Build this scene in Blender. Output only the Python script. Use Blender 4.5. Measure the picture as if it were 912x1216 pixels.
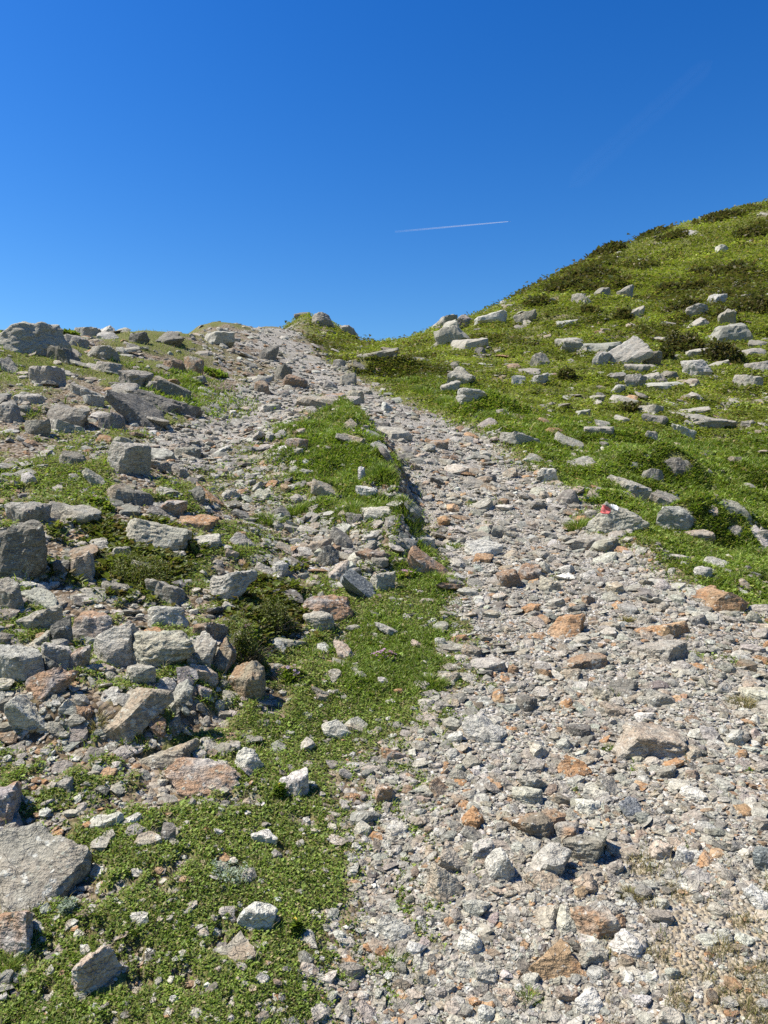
import bpy, bmesh, math, random
import numpy as np
from mathutils import Vector
from mathutils.bvhtree import BVHTree

for o in list(bpy.data.objects): bpy.data.objects.remove(o)
SC = bpy.context.scene
COL = SC.collection
rng = np.random.default_rng(11)
random.seed(11)

# ---------------------------------------------------------------- camera, sky, sun, exposure
EYE = 1.6                      # eye height above the path
FOC = 936.0                    # focal length in photograph pixels (912 x 1216)
CXP, CYP = 456.0, 608.0
cam = bpy.data.cameras.new('camera')
cam.sensor_fit = 'VERTICAL'; cam.sensor_height = 24.0
cam.lens = 24.0 * FOC / 1216.0
cam.clip_start = 0.05; cam.clip_end = 80000.0
camo = bpy.data.objects.new('camera', cam); COL.objects.link(camo)
camo.location = (0, 0, EYE); camo.rotation_euler = (math.radians(90), 0, 0)
SC.camera = camo

SUN_EL, SUN_AZ = math.radians(57), math.radians(-88)      # azimuth from +Y towards +X
sunv = Vector((math.sin(SUN_AZ) * math.cos(SUN_EL), math.cos(SUN_AZ) * math.cos(SUN_EL), math.sin(SUN_EL)))
W = bpy.data.worlds.new('World'); SC.world = W; W.use_nodes = True
nt = W.node_tree; nt.nodes.clear()
sky = nt.nodes.new('ShaderNodeTexSky'); sky.sky_type = 'NISHITA'; sky.sun_disc = False
sky.sun_elevation = SUN_EL; sky.sun_rotation = SUN_AZ
sky.altitude = 1000; sky.air_density = 1.5; sky.dust_density = 1.0; sky.ozone_density = 3.0
hs = nt.nodes.new('ShaderNodeHueSaturation'); hs.inputs['Saturation'].default_value = 1.42
hs.inputs['Value'].default_value = 0.5; hs.inputs['Hue'].default_value = 0.506
bg = nt.nodes.new('ShaderNodeBackground'); bg.inputs['Strength'].default_value = 0.122
wo = nt.nodes.new('ShaderNodeOutputWorld')
nt.links.new(sky.outputs[0], hs.inputs['Color']); 
gam = nt.nodes.new('ShaderNodeGamma'); gam.inputs[1].default_value = 1.32        # the camera's contrast on the blue of the mountain sky
nt.links.new(hs.outputs[0], gam.inputs[0]); nt.links.new(gam.outputs[0], bg.inputs[0]); nt.links.new(bg.outputs[0], wo.inputs[0])

sl = bpy.data.lights.new('sun', 'SUN'); sl.energy = 5.0; sl.angle = math.radians(0.53); sl.color = (1.0, 0.94, 0.83)
so = bpy.data.objects.new('sun', sl); COL.objects.link(so)
so.rotation_euler = sunv.to_track_quat('Z', 'Y').to_euler(); so.location = (-20, 10, 40)
vs = SC.view_settings; vs.view_transform = 'Standard'; vs.look = 'None'; vs.exposure = 0.84; vs.gamma = 1.0; vs.use_curve_mapping = False
SC.cycles.max_bounces = 6; SC.cycles.diffuse_bounces = 3; SC.cycles.transparent_max_bounces = 16; SC.cycles.volume_bounces = 1
SC.cycles.use_denoising = False

# ---------------------------------------------------------------- noise
def _hash(i, j, k, s):
    with np.errstate(over='ignore'):
        n = (i.astype(np.int64) * 374761393 + j.astype(np.int64) * 668265263 + k.astype(np.int64) * 2147483647 + s * 144665) & 0xFFFFFFFF
        n = ((n ^ (n >> 13)) * 1274126177) & 0xFFFFFFFF
        n = (n ^ (n >> 16)) & 0xFFFF
    return n / 32767.5 - 1.0
def vnoise(p, seed=0):
    p = np.asarray(p, float); f = np.floor(p); t = p - f; i = f.astype(np.int64)
    t = t * t * t * (t * (t * 6 - 15) + 10); r = 0
    for dx in (0, 1):
        wx = t[:, 0] if dx else 1 - t[:, 0]
        for dy in (0, 1):
            wy = t[:, 1] if dy else 1 - t[:, 1]
            for dz in (0, 1):
                wz = t[:, 2] if dz else 1 - t[:, 2]
                r = r + wx * wy * wz * _hash(i[:, 0] + dx, i[:, 1] + dy, i[:, 2] + dz, seed)
    return r
def fbm(p, o=3, seed=0):
    r = 0; a = 1.0; q = np.asarray(p, float)
    for k in range(o):
        r = r + a * vnoise(q, seed + k * 7); q = q * 2.03 + 3.7; a *= .5
    return r
def n2(x, y, s, seed=0, o=1):
    return fbm(np.stack([x * s, y * s, np.full_like(x, .37)], 1), o, seed)
def sstep(a, b, x):
    t = np.clip((x - a) / (b - a), 0, 1); return t * t * (3 - 2 * t)

# ---------------------------------------------------------------- lie of the land: image pixels with chosen distances -> smooth height field
# control point: image pixel (px, py) plus a chosen distance ahead in metres
PIXEL_PTS = [
 (650,1216,1.86),(650,1100,2.15),(650,1000,2.52),(650,900,3.05),(700,800,3.8),(690,700,5.05),(610,618,6.9),(560,550,9.0),(500,500,12.5),(430,460,17),(360,420,25),(330,390,36),
 (0,1216,1.82),(0,1000,2.38),(0,850,3.15),(0,700,4.35),(0,608,5.7),(0,500,8.6),(0,440,11),(0,398,14),
 (-150,1000,2.4),(-150,700,4.4),(-150,500,8.4),(-150,400,13),
 (150,1216,1.84),(150,1000,2.44),(150,850,3.25),(150,700,4.55),(150,608,5.9),(150,540,7.7),(150,480,10.3),(150,430,14),(150,400,17.5),(150,391,19),
 (300,1216,1.85),(300,1000,2.5),(300,850,3.35),(300,760,4.15),(300,700,4.95),(300,608,6.7),(270,540,8.7),(290,490,11.5),(240,440,15.5),(270,402,24),(240,388,30),
 (400,900,3.05),(450,780,4.05),(400,700,5.1),(400,620,6.6),(420,545,8.4),(390,500,10.6),(520,700,5.1),
 (800,1216,1.85),(800,1000,2.5),(830,800,3.75),(820,710,4.9),(760,630,6.7),(760,560,9.3),(750,500,13.5),(750,450,19.5),(750,400,29),(750,350,43),(750,310,58),(750,287,68),
 (912,1216,1.85),(912,1000,2.5),(912,850,3.35),(912,740,4.5),(912,680,5.7),(912,620,7.7),(912,560,10.5),(912,500,14.5),(912,430,22),(912,350,36),(912,290,54),(912,238,70),
 (1060,1000,2.5),(1060,700,5.3),(1060,500,14.3),(1060,400,26),(1060,300,48),(1060,200,72),
 (620,560,8.7),(600,520,11),(600,470,16),(600,430,22),(600,400,29),(600,380,37),(604,357,47),(675,320,57),(641,337,52),(701,306,61),(795,273,68),(848,253,70),(530,395,34),(560,381,40),
 (500,440,20),(500,410,28),(470,396,37),(430,396,38),(400,410,29),(390,400,37),
 (370,394,50),(335,391,47),(412,395,46),(300,391,42),(270,389,31),(288,392,34),(305,392,38),(340,393,41),(318,392,40),(370,396,43),(400,397,42),(345,395,44),
]
# points the photograph does not show: bearing in degrees, distance, rise per metre
BEYOND = [(0,1.0,.20),(25,1.0,.19),(-25,1.0,.2),(45,1.2,.17),(-45,1.2,.2),(60,3,.13),(-60,3,.16),(60,20,.26),(-60,12,.2),(90,1.2,.02),(90,6,.06),(90,40,.25),(-90,1.2,.0),(-90,6,.02),(-90,40,-.1),
 (140,1.5,-.16),(140,20,-.1),(180,1.5,-.2),(180,20,-.2),(180,150,-.2),(-140,1.5,-.18),(-140,20,-.2),(90,150,.2),(-90,150,-.2),
 (-33,22,.2),(-33,40,.05),(-26,26,.17),(-26,45,.06),(-18,30,.2),(-18,50,.1),(-10,45,.2),(-10,75,.12),(-5,75,.2),(0,60,.19),(0,90,.14),(6,70,.22),(6,110,.17),(12,90,.27),(12,130,.2),(18,105,.3),(18,150,.22),(26,110,.33),(26,160,.25),(35,110,.36),(35,160,.26),(-4,160,.05),(-30,160,-.1),(60,160,.2)]
_c = []
for px, py, Y in PIXEL_PTS:
    X = (px - CXP) / FOC * Y; Z = EYE + (CYP - py) / FOC * Y; r = math.hypot(X, Y)
    _c.append((math.atan2(X, Y), math.log(r), Z / r))
for th, r, s in BEYOND: _c.append((math.radians(th), math.log(r), s))
_c = np.array(_c)
def _emb(th, lr): return np.stack([1.5 * np.sin(th), 1.5 * np.cos(th), .75 * lr], 1)
_P = _emb(_c[:, 0], _c[:, 1]); _EPS = .08
def _phi(d2): return np.sqrt(d2 + _EPS ** 2)
_n = len(_P); _d2 = ((_P[:, None] - _P[None]) ** 2).sum(2)
_A = np.zeros((_n + 4, _n + 4)); _A[:_n, :_n] = _phi(_d2) - np.eye(_n) * .004
_A[:_n, _n] = 1; _A[_n, :_n] = 1; _A[:_n, _n + 1:] = _P; _A[_n + 1:, :_n] = _P.T
_wts = np.linalg.solve(_A, np.concatenate([_c[:, 2], np.zeros(4)]))
def base_h(x, y):
    x = np.asarray(x, float); y = np.asarray(y, float); out = np.empty(x.shape)
    r = np.maximum(np.hypot(x, y), .8); lr = np.log(np.minimum(r, 170)); th = np.arctan2(x, y)
    for a in range(0, len(x), 60000):
        q = _emb(th[a:a + 60000], lr[a:a + 60000])
        d2 = (q ** 2).sum(1)[:, None] + (_P ** 2).sum(1)[None] - 2 * q @ _P.T
        out[a:a + 60000] = _phi(np.maximum(d2, 0)) @ _wts[:_n] + _wts[_n] + q @ _wts[_n + 1:]
    rr = np.hypot(x, y)
    z = out * np.minimum(rr, 170)
    return z - .12 * np.maximum(rr - 170, 0)

# march along camera rays on a height function -> ground position of an image pixel
_YS = np.exp(np.linspace(math.log(.9), math.log(120), 700))
def at(pts, hfun):
    res = []
    for px, py in pts:
        k = (px - CXP) / FOC; t = (CYP - py) / FOC
        d = hfun(k * _YS, _YS) - (EYE + t * _YS)
        i = np.nonzero(d >= 0)[0]
        if len(i) == 0: j = int(np.argmax(d / _YS)); Y = _YS[j]
        elif i[0] == 0: Y = _YS[0]
        else:
            j = i[0]; f = d[j - 1] / (d[j - 1] - d[j]); Y = _YS[j - 1] + f * (_YS[j] - _YS[j - 1])
        res.append((k * Y, Y))
    return np.array(res)

# polygons traced in image pixels, cast onto ground, kept as camera-centred log-polar chart
def chart(xy): return np.stack([np.arctan2(xy[:, 0], xy[:, 1]), np.log(np.hypot(xy[:, 0], xy[:, 1]))], 1)
def poly(pts, far=()):
    c = chart(at(pts, base_h))
    if far: c = np.concatenate([c, np.array([(math.radians(a), math.log(r)) for a, r in far])])
    return c
def sdist(q, pl):
    """signed distance in the chart (radians = metres per metre of range), positive inside"""
    out = np.full(len(q), -9.0); m = .35
    sel = np.nonzero((q[:, 0] > pl[:, 0].min() - m) & (q[:, 0] < pl[:, 0].max() + m) & (q[:, 1] > pl[:, 1].min() - m) & (q[:, 1] < pl[:, 1].max() + m))[0]
    if len(sel) == 0: return out
    p = q[sel]; d = np.full(len(p), 9.0); ins = np.zeros(len(p), bool)
    for i in range(len(pl)):
        a = pl[i]; b = pl[(i + 1) % len(pl)]; e = b - a
        t = np.clip(((p - a) @ e) / max(e @ e, 1e-9), 0, 1)
        d = np.minimum(d, np.hypot(*(p - a - t[:, None] * e).T))
        c = (a[1] > p[:, 1]) != (b[1] > p[:, 1])
        if abs(b[1] - a[1]) > 1e-9: ins ^= c & (p[:, 0] < (b[0] - a[0]) * (p[:, 1] - a[1]) / (b[1] - a[1]) + a[0])
    out[sel] = np.where(ins, d, -d); return out

PATH = poly([(370,1420),(405,1150),(425,1080),(410,1010),(410,950),(430,905),(460,882),(505,850),(540,810),(555,770),(560,725),(548,690),(520,655),(503,620),(492,580),(474,540),(445,512),(418,492),(385,472),(350,456),(325,440),(296,412),(283,394),(300,389),(345,391),(358,402),(390,430),(424,455),(474,480),(524,500),(575,525),(625,560),(660,580),(690,600),(702,622),(722,652),(762,668),(800,690),(850,715),(905,742),(1010,790),(1150,900),(1250,1420)])
FORK = poly([(366,458),(310,458),(262,474),(232,500),(190,518),(120,545),(60,565),(150,572),(200,580),(262,556),(330,524),(368,500),(382,478)])
UPPER = poly([(232,402),(262,392),(300,391),(335,445),(330,462),(300,460),(270,440),(240,425)])
RILL = poly([(250,560),(300,560),(325,600),(345,640),(400,640),(460,660),(450,690),(400,700),(350,690),(310,640),(270,600)])
DRY = poly([(742,1035),(800,1062),(860,1050),(960,1040),(1000,1420),(760,1420),(738,1120)])
HILL = poly([(352,389),(385,424),(424,451),(474,476),(524,496),(575,520),(625,555),(665,575),(705,600),(722,648),(765,664),(850,710),(905,738),(1010,780),(1150,870)],
            far=[(60,3.5),(60,150),(-6,150),(-9,48)])
MOUND = poly([(345,575),(372,520),(400,492),(432,505),(466,545),(486,585),(490,620),(500,650),(470,668),(440,650),(395,625)])
BANK = poly([(-200,900),(-40,880),(60,890),(190,900),(240,850),(308,800),(352,745),(358,690),(340,640),(300,560),(150,530),(-200,520)])
GRASS = [poly(p) for p in (
 [(20,428),(70,418),(110,428),(92,450),(20,462),(0,455)],
 [(205,452),(240,456),(278,488),(250,497),(215,482)],
 [(92,522),(178,520),(182,532),(130,560),(88,548)],
 [(30,575),(60,570),(125,600),(130,640),(80,645),(35,610)],
 [(332,545),(350,515),(400,486),(440,503),(468,540),(488,590),(486,630),(520,662),(542,700),(510,715),(470,702),(450,664),(400,640),(350,620),(330,580)],
 [(300,830),(320,795),(395,765),(450,745),(520,742),(545,790),(528,820),(512,850),(440,895),(405,930),(395,960),(440,985),(452,1040),(430,1090),(405,1150),(380,1420),(-100,1420),(-100,1140),(40,1120),(95,1090),(98,1010),(115,970),(210,960),(285,930),(300,880)],
 [(108,655),(190,640),(218,680),(205,722),(150,728),(108,712)],
 [(248,742),(288,705),(340,690),(352,740),(325,775),(300,785)],
 [(0,905),(70,908),(105,945),(60,972),(20,965)],
 [(284,612),(342,602),(338,640),(290,638)],
 [(300,640),(345,650),(345,700),(300,700)],
 [(220,405),(310,425),(320,455),(240,430),(200,420)],
 [(530,600),(560,650),(600,660),(560,640)],
 [(370,705),(430,720),(440,760),(380,760)])]
LUSH = [poly(p) for p in (
 [(340,560),(400,495),(440,510),(468,545),(488,590),(486,630),(540,690),(520,712),(470,690),(440,650),(400,640)],
 [(205,452),(240,456),(278,488),(250,497),(215,482)],
 [(395,770),(450,748),(520,745),(545,790),(525,820),(440,830)],
 [(470,450),(530,440),(620,490),(760,510),(912,520),(1000,560),(1000,720),(850,705),(760,660),(720,610),(640,560),(540,495)])]

_TH = np.radians(np.linspace(-46, 46, 470)); _LR = np.linspace(math.log(1.15), math.log(125), 390)
TT, RR = np.meshgrid(_TH, _LR)                      # rows = rings
NQ = TT.size
gx = (np.exp(RR) * np.sin(TT)).ravel(); gy = (np.exp(RR) * np.cos(TT)).ravel(); gq = np.stack([TT.ravel(), RR.ravel()], 1); gr = np.exp(gq[:, 1])
warp = n2(gq[:, 0] * 22, gq[:, 1] * 22, 1.0, 3, 3)
def mask(pl, soft=.02, amp=.02, grow=0.): return sstep(-soft, soft, sdist(gq, pl) + amp * warp + grow)
mPATH = mask(PATH, .035, .04); mFORK = mask(FORK, .03, .03); mRILL = mask(RILL, .04, .05); mDRY = mask(DRY, .06, .07); mHILL = mask(HILL, .02, .03); mUP = mask(UPPER, .03, .05)
mG = np.zeros(NQ)
for pl in GRASS: mG = np.maximum(mG, mask(pl, .035, .06))
mL = np.zeros(NQ)
for pl in LUSH: mL = np.maximum(mL, mask(pl, .05, .05))
mLEFT = np.clip(1 - mPATH - mHILL - mFORK * .9, 0, 1)
patch = n2(gq[:, 0], gq[:, 1], 16, 21, 3); patch2 = n2(gq[:, 0], gq[:, 1], 42, 22, 2)
# cover fields
hole = n2(gq[:, 0], gq[:, 1], 30, 23, 3)
mG = mG * (1 - .85 * sstep(.2, .58, hole))
fG = np.maximum(mG, mLEFT * sstep(-.26, .14, patch + .45 * patch2) * .92) * (1 - mPATH) * (1 - mFORK) * (1 - .75 * mRILL) * (1 - .7 * mUP)
fG = np.maximum(fG, mHILL * (1 - .75 * sstep(.5, .95, patch2 + .4 * patch)) * (1 - mPATH))
fG = np.maximum(fG, mPATH * (1 - mDRY) * .8 * sstep(1.05, 1.35, patch + .6 * patch2))
sdP = sdist(gq, PATH)
fG = np.maximum(fG, mPATH * (1 - mDRY) * (1 - sstep(.03, .15, sdP)) * (gr < 4.5) * (gq[:, 0] < .12) * sstep(.05, .4, patch2 + .5 * hole) * .95)
fDRY = np.maximum(mDRY * sstep(-.7, .3, patch2 + patch), 0)
hillness = mHILL * sstep(2.0, 2.6, gq[:, 1])
fS = np.clip(mPATH * (1 - .8 * fDRY) + mFORK + .95 * mRILL * (1 - mPATH) + .8 * mUP * (1 - mPATH) + mLEFT * (.62 - .5 * mG) * (1 - .5 * fG) + .05 * mHILL, 0, 1)

sdPATH = sdist(gq, PATH)
# relief: raised mound, raised rocky bank, hummocks in the turf, ruts in the path
def lobe(pl, w0, w1):
    w = w0 + (w1 - w0) * sstep(1.2, 2.0, gq[:, 1]); return sstep(-w, w, sdist(gq, pl) + .012 * warp)
base = base_h(gx, gy)
nearw = sstep(3, 9, gr); farw = sstep(9, 30, gr)
knob = sum(a * np.exp(-((gx - kx) / sx) ** 2 - ((gy - 50) / 2.6) ** 2) for kx, sx, a in ((-4.7, 2.3, 1.0), (-3.2, 1.5, .4), (-7.0, 2.0, .3)))
relief = knob - .75 * mHILL * np.exp(-((gx + .6) / 2.6) ** 2 - ((gy - 40) / 9) ** 2) + .34 * sstep(-1, 1, (sdist(gq, MOUND) + .022 * warp + .01 * patch2) / (.03 + .10 * sstep(.03, .10, -sdPATH))) * (1 - mPATH) + .13 * lobe(BANK, .03, .2)
offp = 1 - np.where(gr < 5, sstep(-.16, .06, sdPATH), mPATH)
relief += offp * (.03 * n2(gx, gy, 3.2, 31) + .045 * n2(gx, gy, 1.3, 32) + nearw * .10 * n2(gx, gy, .62, 33, 2) + farw * .17 * n2(gx, gy, .33, 34, 2))
relief += mHILL * (nearw * .11 * np.abs(n2(gx, gy, 1.1, 35)) + farw * .26 * np.abs(n2(gx, gy, .42, 36)) - .05 * nearw - .22 * farw)
relief += mPATH * (.022 * n2(gx, gy, 2.6, 38, 2) + nearw * .05 * n2(gx, gy, .8, 39))
relief += lobe(MOUND, .05, .05) * (.07 * n2(gx, gy, 2.6, 55, 2) + .03 * n2(gx, gy, 7, 56))
relief += .03 * offp * (1 - farw) * fG
relief += (1 - mPATH) * (1 - fG) * .03 * nearw * n2(gx, gy, 5, 41)
_ht = at([(806, 572), (868, 640), (455, 446), (598, 497), (712, 600), (850, 560), (905, 575), (770, 535)], base_h)
for (hx, hy), hd in zip(_ht, (.30, .26, .45, .30, .16, .25, .28, .3)):
    rw = .035 * hy; relief += (1 - mPATH) * (hd * .8 * np.exp(-((gx - hx + .3 * rw) / (1.7 * rw)) ** 2 - ((gy - hy - 1.3 * rw) / rw) ** 2) - hd * .6 * np.exp(-((gx - hx) / (1.2 * rw)) ** 2 - ((gy - hy) / (.7 * rw)) ** 2))
relief += mHILL * farw * .16 * n2(gq[:, 0] * 14 + gq[:, 1] * 10, gq[:, 1] * 70, 1., 44)
relief += mHILL * (1 - mPATH) * sstep(4, 7, gr) * (1 - farw) * (.17 * np.abs(n2(gx, gy, 1.7, 47)) + .05 * n2(gx, gy, 4.2, 48) - .06)
gz = base + relief
# turf does not hold on the eroded sides of mound and bank
_g = relief.reshape(TT.shape); steep = np.hypot(np.gradient(_g, axis=0) / (_LR[1] - _LR[0]), np.gradient(_g, axis=1) / (_TH[1] - _TH[0])).ravel() / gr
bare = sstep(.55, 1.1, steep) * (gr < 12) * sstep(-.16, -.08, sdPATH)
fG = fG * (1 - bare)
GZ = gz.reshape(TT.shape)
dth = _TH[1] - _TH[0]; dlr = _LR[1] - _LR[0]
def gsample(F, x, y):
    F = F.reshape(TT.shape)
    a = np.clip((np.arctan2(x, y) - _TH[0]) / dth, 0, len(_TH) - 1.001); b = np.clip((np.log(np.hypot(x, y)) - _LR[0]) / dlr, 0, len(_LR) - 1.001)
    i = a.astype(int); j = b.astype(int); fa = a - i; fb = b - j
    return F[j, i] * (1 - fa) * (1 - fb) + F[j, i + 1] * fa * (1 - fb) + F[j + 1, i] * (1 - fa) * fb + F[j + 1, i + 1] * fa * fb
def ground(x, y): return gsample(GZ, np.atleast_1d(np.asarray(x, float)), np.atleast_1d(np.asarray(y, float)))
def slope(x, y):
    r = np.hypot(x, y); e = .02 * r + .02
    return (ground(x + e, y) - ground(x - e, y)) / (2 * e), (ground(x, y + e) - ground(x, y - e)) / (2 * e)
# how much of each chart cell the walker can see from about here (for level of detail only)
el = (GZ - EYE) / (np.exp(RR) * np.cos(TT))
cm = np.maximum.accumulate(el, 0); vis = el >= cm - .012
dE = np.gradient(el, axis=0)
scr = (np.maximum(dE, .0006) * vis * dth / np.cos(TT) ** 2).ravel()
inview = (np.abs(TT.ravel()) < math.radians(29.5)) & (gr > 1.6)
scr0 = scr * inview * (np.abs(TT.ravel()) < math.radians(26.5))      # what the photograph shows
side = (np.abs(TT.ravel()) < math.radians(45)) & (gr > 1.3) & (gr < 18)
scr = scr * np.where(inview, 1., .24 * side)

# ---------------------------------------------------------------- node material helpers
def mat(name):
    m = bpy.data.materials.new(name); m.use_nodes = True; t = m.node_tree; t.nodes.clear()
    out = t.nodes.new('ShaderNodeOutputMaterial'); return m, t, out
def nd(t, typ, **kw):
    n = t.nodes.new(typ)
    for k, v in kw.items():
        if k.startswith('i_'):
            key = k[2:]; key = int(key) if key.isdigit() else key.replace('_', ' ')
            n.inputs[key].default_value = v
        else: setattr(n, k, v)
    return n
def noise(t, vec, scale, detail=4, rough=.55, dist=0.):
    n = nd(t, 'ShaderNodeTexNoise'); n.inputs['Scale'].default_value = scale; n.inputs['Detail'].default_value = detail
    n.inputs['Roughness'].default_value = rough; n.inputs['Distortion'].default_value = dist
    t.links.new(vec, n.inputs['Vector']); return n.outputs[0]
def ramp(t, v, stops, interp='LINEAR'):
    r = nd(t, 'ShaderNodeValToRGB'); r.color_ramp.interpolation = interp; e = r.color_ramp.elements
    while len(e) < len(stops): e.new(.5)
    for k, (p, c) in enumerate(stops):
        e[k].position = p; e[k].color = (*c, 1) if not isinstance(c, (int, float)) else (c, c, c, 1)
    t.links.new(v, r.inputs[0]); return r.outputs[0]
def mix(t, f, a, b, mode='MIX'):
    m = nd(t, 'ShaderNodeMix', data_type='RGBA', blend_type=mode)
    for s, v in ((m.inputs[0], f), (m.inputs[6], a), (m.inputs[7], b)):
        if hasattr(v, 'links'): t.links.new(v, s)
        else: s.default_value = v if isinstance(v, float) else (*v, 1)
    return m.outputs[2]
def mth(t, op, a, b=0.):
    m = nd(t, 'ShaderNodeMath', operation=op)
    for s, v in ((m.inputs[0], a), (m.inputs[1], b)):
        if hasattr(v, 'links'): t.links.new(v, s)
        else: s.default_value = v
    return m.outputs[0]
def bsdf(t, out, colr, rough=.9, spec=.15, normal=None):
    b = nd(t, 'ShaderNodeBsdfPrincipled'); b.inputs['Roughness'].default_value = rough; b.inputs['Specular IOR Level'].default_value = spec
    if hasattr(colr, 'links'): t.links.new(colr, b.inputs['Base Color'])
    else: b.inputs['Base Color'].default_value = (*colr, 1)
    if normal is not None: t.links.new(normal, b.inputs['Normal'])
    t.links.new(b.outputs[0], out.inputs[0]); return b
def bump(t, h, dist, strength=1.):
    b = nd(t, 'ShaderNodeBump'); b.inputs['Strength'].default_value = strength; b.inputs['Distance'].default_value = dist
    t.links.new(h, b.inputs['Height']); return b.outputs[0]

def rock_mat(name, src):
    m, t, out = mat(name)
    tc = nd(t, 'ShaderNodeTexCoord').outputs['Object']
    if src == 'object':
        oi = nd(t, 'ShaderNodeObjectInfo'); c = oi.outputs['Color']; al = oi.outputs['Alpha']
        mp = nd(t, 'ShaderNodeMapping'); t.links.new(tc, mp.inputs['Vector'])
        off = nd(t, 'ShaderNodeCombineXYZ'); r10 = mth(t, 'MULTIPLY', oi.outputs['Random'], 37.)
        for k in range(3): t.links.new(r10, off.inputs[k])
        t.links.new(off.outputs[0], mp.inputs['Location']); v = mp.outputs[0]
    else:
        a = nd(t, 'ShaderNodeAttribute', attribute_name='col'); c = a.outputs['Color']; al = a.outputs['Alpha']; v = tc
    big = noise(t, v, 7, 3, .6); fine = noise(t, v, 60, 3, .7); grain = noise(t, v, 210, 2, .7); streak = nd(t, 'ShaderNodeMapping')
    t.links.new(v, streak.inputs['Vector']); streak.inputs['Scale'].default_value = (1, 1, 5); streak.inputs['Rotation'].default_value = (.3, .5, 0)
    lay = noise(t, streak.outputs[0], 14, 3, .6)
    c1 = mix(t, 1., c, ramp(t, fine, [(.3, .62), (.5, 1.0), (.72, 1.22)]), 'MULTIPLY')
    c1 = mix(t, 1., c1, ramp(t, grain, [(.32, .78), (.55, 1.0), (.7, 1.25)]), 'MULTIPLY')
    c1 = mix(t, 1., c1, ramp(t, lay, [(.3, .78), (.5, 1.02), (.7, 1.12)]), 'MULTIPLY')
    # rust stain, its extent given by the stone itself
    rf = mth(t, 'MULTIPLY', ramp(t, big, [(.42, 0.), (.56, 1.)]), mth(t, 'MULTIPLY', al, 1.))
    rc = ramp(t, fine, [(.3, (.21, .115, .055)), (.55, (.36, .20, .095)), (.75, (.46, .31, .18))])
    c1 = mix(t, rf, c1, rc)
    # lichen: dark crust and pale crust
    l1 = noise(t, v, 22, 3, .7); l2 = noise(t, v, 31, 2, .65)
    c1 = mix(t, mth(t, 'MULTIPLY', ramp(t, l1, [(.58, 0.), (.66, 1.)]), .55), c1, (.085, .083, .075))
    c1 = mix(t, mth(t, 'MULTIPLY', ramp(t, l2, [(.62, 0.), (.68, 1.)]), .6), c1, (.52, .52, .46))
    vd = nd(t, 'ShaderNodeTexVoronoi', feature='DISTANCE_TO_EDGE'); vd.inputs['Scale'].default_value = 9
    dm = nd(t, 'ShaderNodeMix', data_type='RGBA'); dm.inputs[0].default_value = .3; t.links.new(streak.outputs[0], dm.inputs[6])
    nz = nd(t, 'ShaderNodeTexNoise'); nz.inputs['Scale'].default_value = 9; nz.inputs['Detail'].default_value = 2; t.links.new(v, nz.inputs['Vector']); t.links.new(nz.outputs[1], dm.inputs[7]); t.links.new(dm.outputs[2], vd.inputs['Vector'])
    crack = ramp(t, vd.outputs[0], [(0., 1.), (.018, 0.)])
    c1 = mix(t, mth(t, 'MULTIPLY', crack, .22), c1, (.05, .045, .04))
    vs_ = nd(t, 'ShaderNodeTexVoronoi'); vs_.inputs['Scale'].default_value = 46; t.links.new(v, vs_.inputs['Vector'])
    spot = mth(t, 'MULTIPLY', ramp(t, vs_.outputs['Distance'], [(.22, 1.), (.30, 0.)]), ramp(t, big, [(.45, 0.), (.6, .8)]))
    c1 = mix(t, spot, c1, ramp(t, fine, [(.4, (.10, .10, .085)), (.6, (.40, .41, .33))]))
    bsdf(t, out, c1, .88, .2, bump(t, mth(t, 'ADD', mth(t, 'SUBTRACT', mth(t, 'MULTIPLY', fine, .8), mth(t, 'MULTIPLY', crack, .2)), mth(t, 'ADD', mth(t, 'MULTIPLY', lay, .8), mth(t, 'MULTIPLY', grain, .25))), .016, .9))
    return m
M_ROCK = rock_mat('rock', 'object'); M_GRAVEL = rock_mat('gravel', 'attr')

def ground_mat(name, kind):
    m, t, out = mat(name)
    v = nd(t, 'ShaderNodeTexCoord').outputs['Object']
    g = nd(t, 'ShaderNodeAttribute', attribute_name='cover').outputs['Fac']
    vo = nd(t, 'ShaderNodeTexVoronoi'); vo.inputs['Scale'].default_value = 70 if kind == 'path' else 38; t.links.new(v, vo.inputs['Vector'])
    sep = nd(t, 'ShaderNodeSeparateColor'); t.links.new(vo.outputs['Color'], sep.inputs[0])
    n1 = noise(t, v, 2.2, 4); n2_ = noise(t, v, 45, 4, .7)
    if kind == 'path':
        peb = ramp(t, sep.outputs[0], [(0., (.20, .175, .14)), (.35, (.32, .30, .255)), (.6, (.34, .29, .22)), (.8, (.41, .395, .355)), (1., (.52, .50, .46))])
    else:
        peb = ramp(t, sep.outputs[0], [(0., (.09, .065, .04)), (.4, (.17, .125, .08)), (.7, (.25, .20, .145)), (1., (.36, .33, .28))])
    c = mix(t, 1., peb, ramp(t, n2_, [(.3, .65), (.6, 1.1)]), 'MULTIPLY')
    c = mix(t, 1., c, ramp(t, n1, [(.3, .8), (.7, 1.12)]), 'MULTIPLY')
    dry = nd(t, 'ShaderNodeAttribute', attribute_name='dry').outputs['Fac']
    c = mix(t, mth(t, 'MULTIPLY', dry, .8), c, ramp(t, n2_, [(.3, (.24, .18, .11)), (.5, (.36, .29, .19)), (.7, (.46, .40, .29))]))
    lit = ramp(t, n2_, [(.3, (.06, .06, .022)), (.5, (.13, .14, .038)), (.7, (.20, .18, .085))])
    c = mix(t, g, c, lit)
    h = mth(t, 'ADD', mth(t, 'MULTIPLY', vo.outputs['Distance'], -1.2), n2_)
    bsdf(t, out, c, .95, .1, bump(t, h, .018, .9)); return m
M_PATH = ground_mat('path_gravel', 'path'); M_SOIL = ground_mat('soil_and_turf', 'soil')

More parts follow.
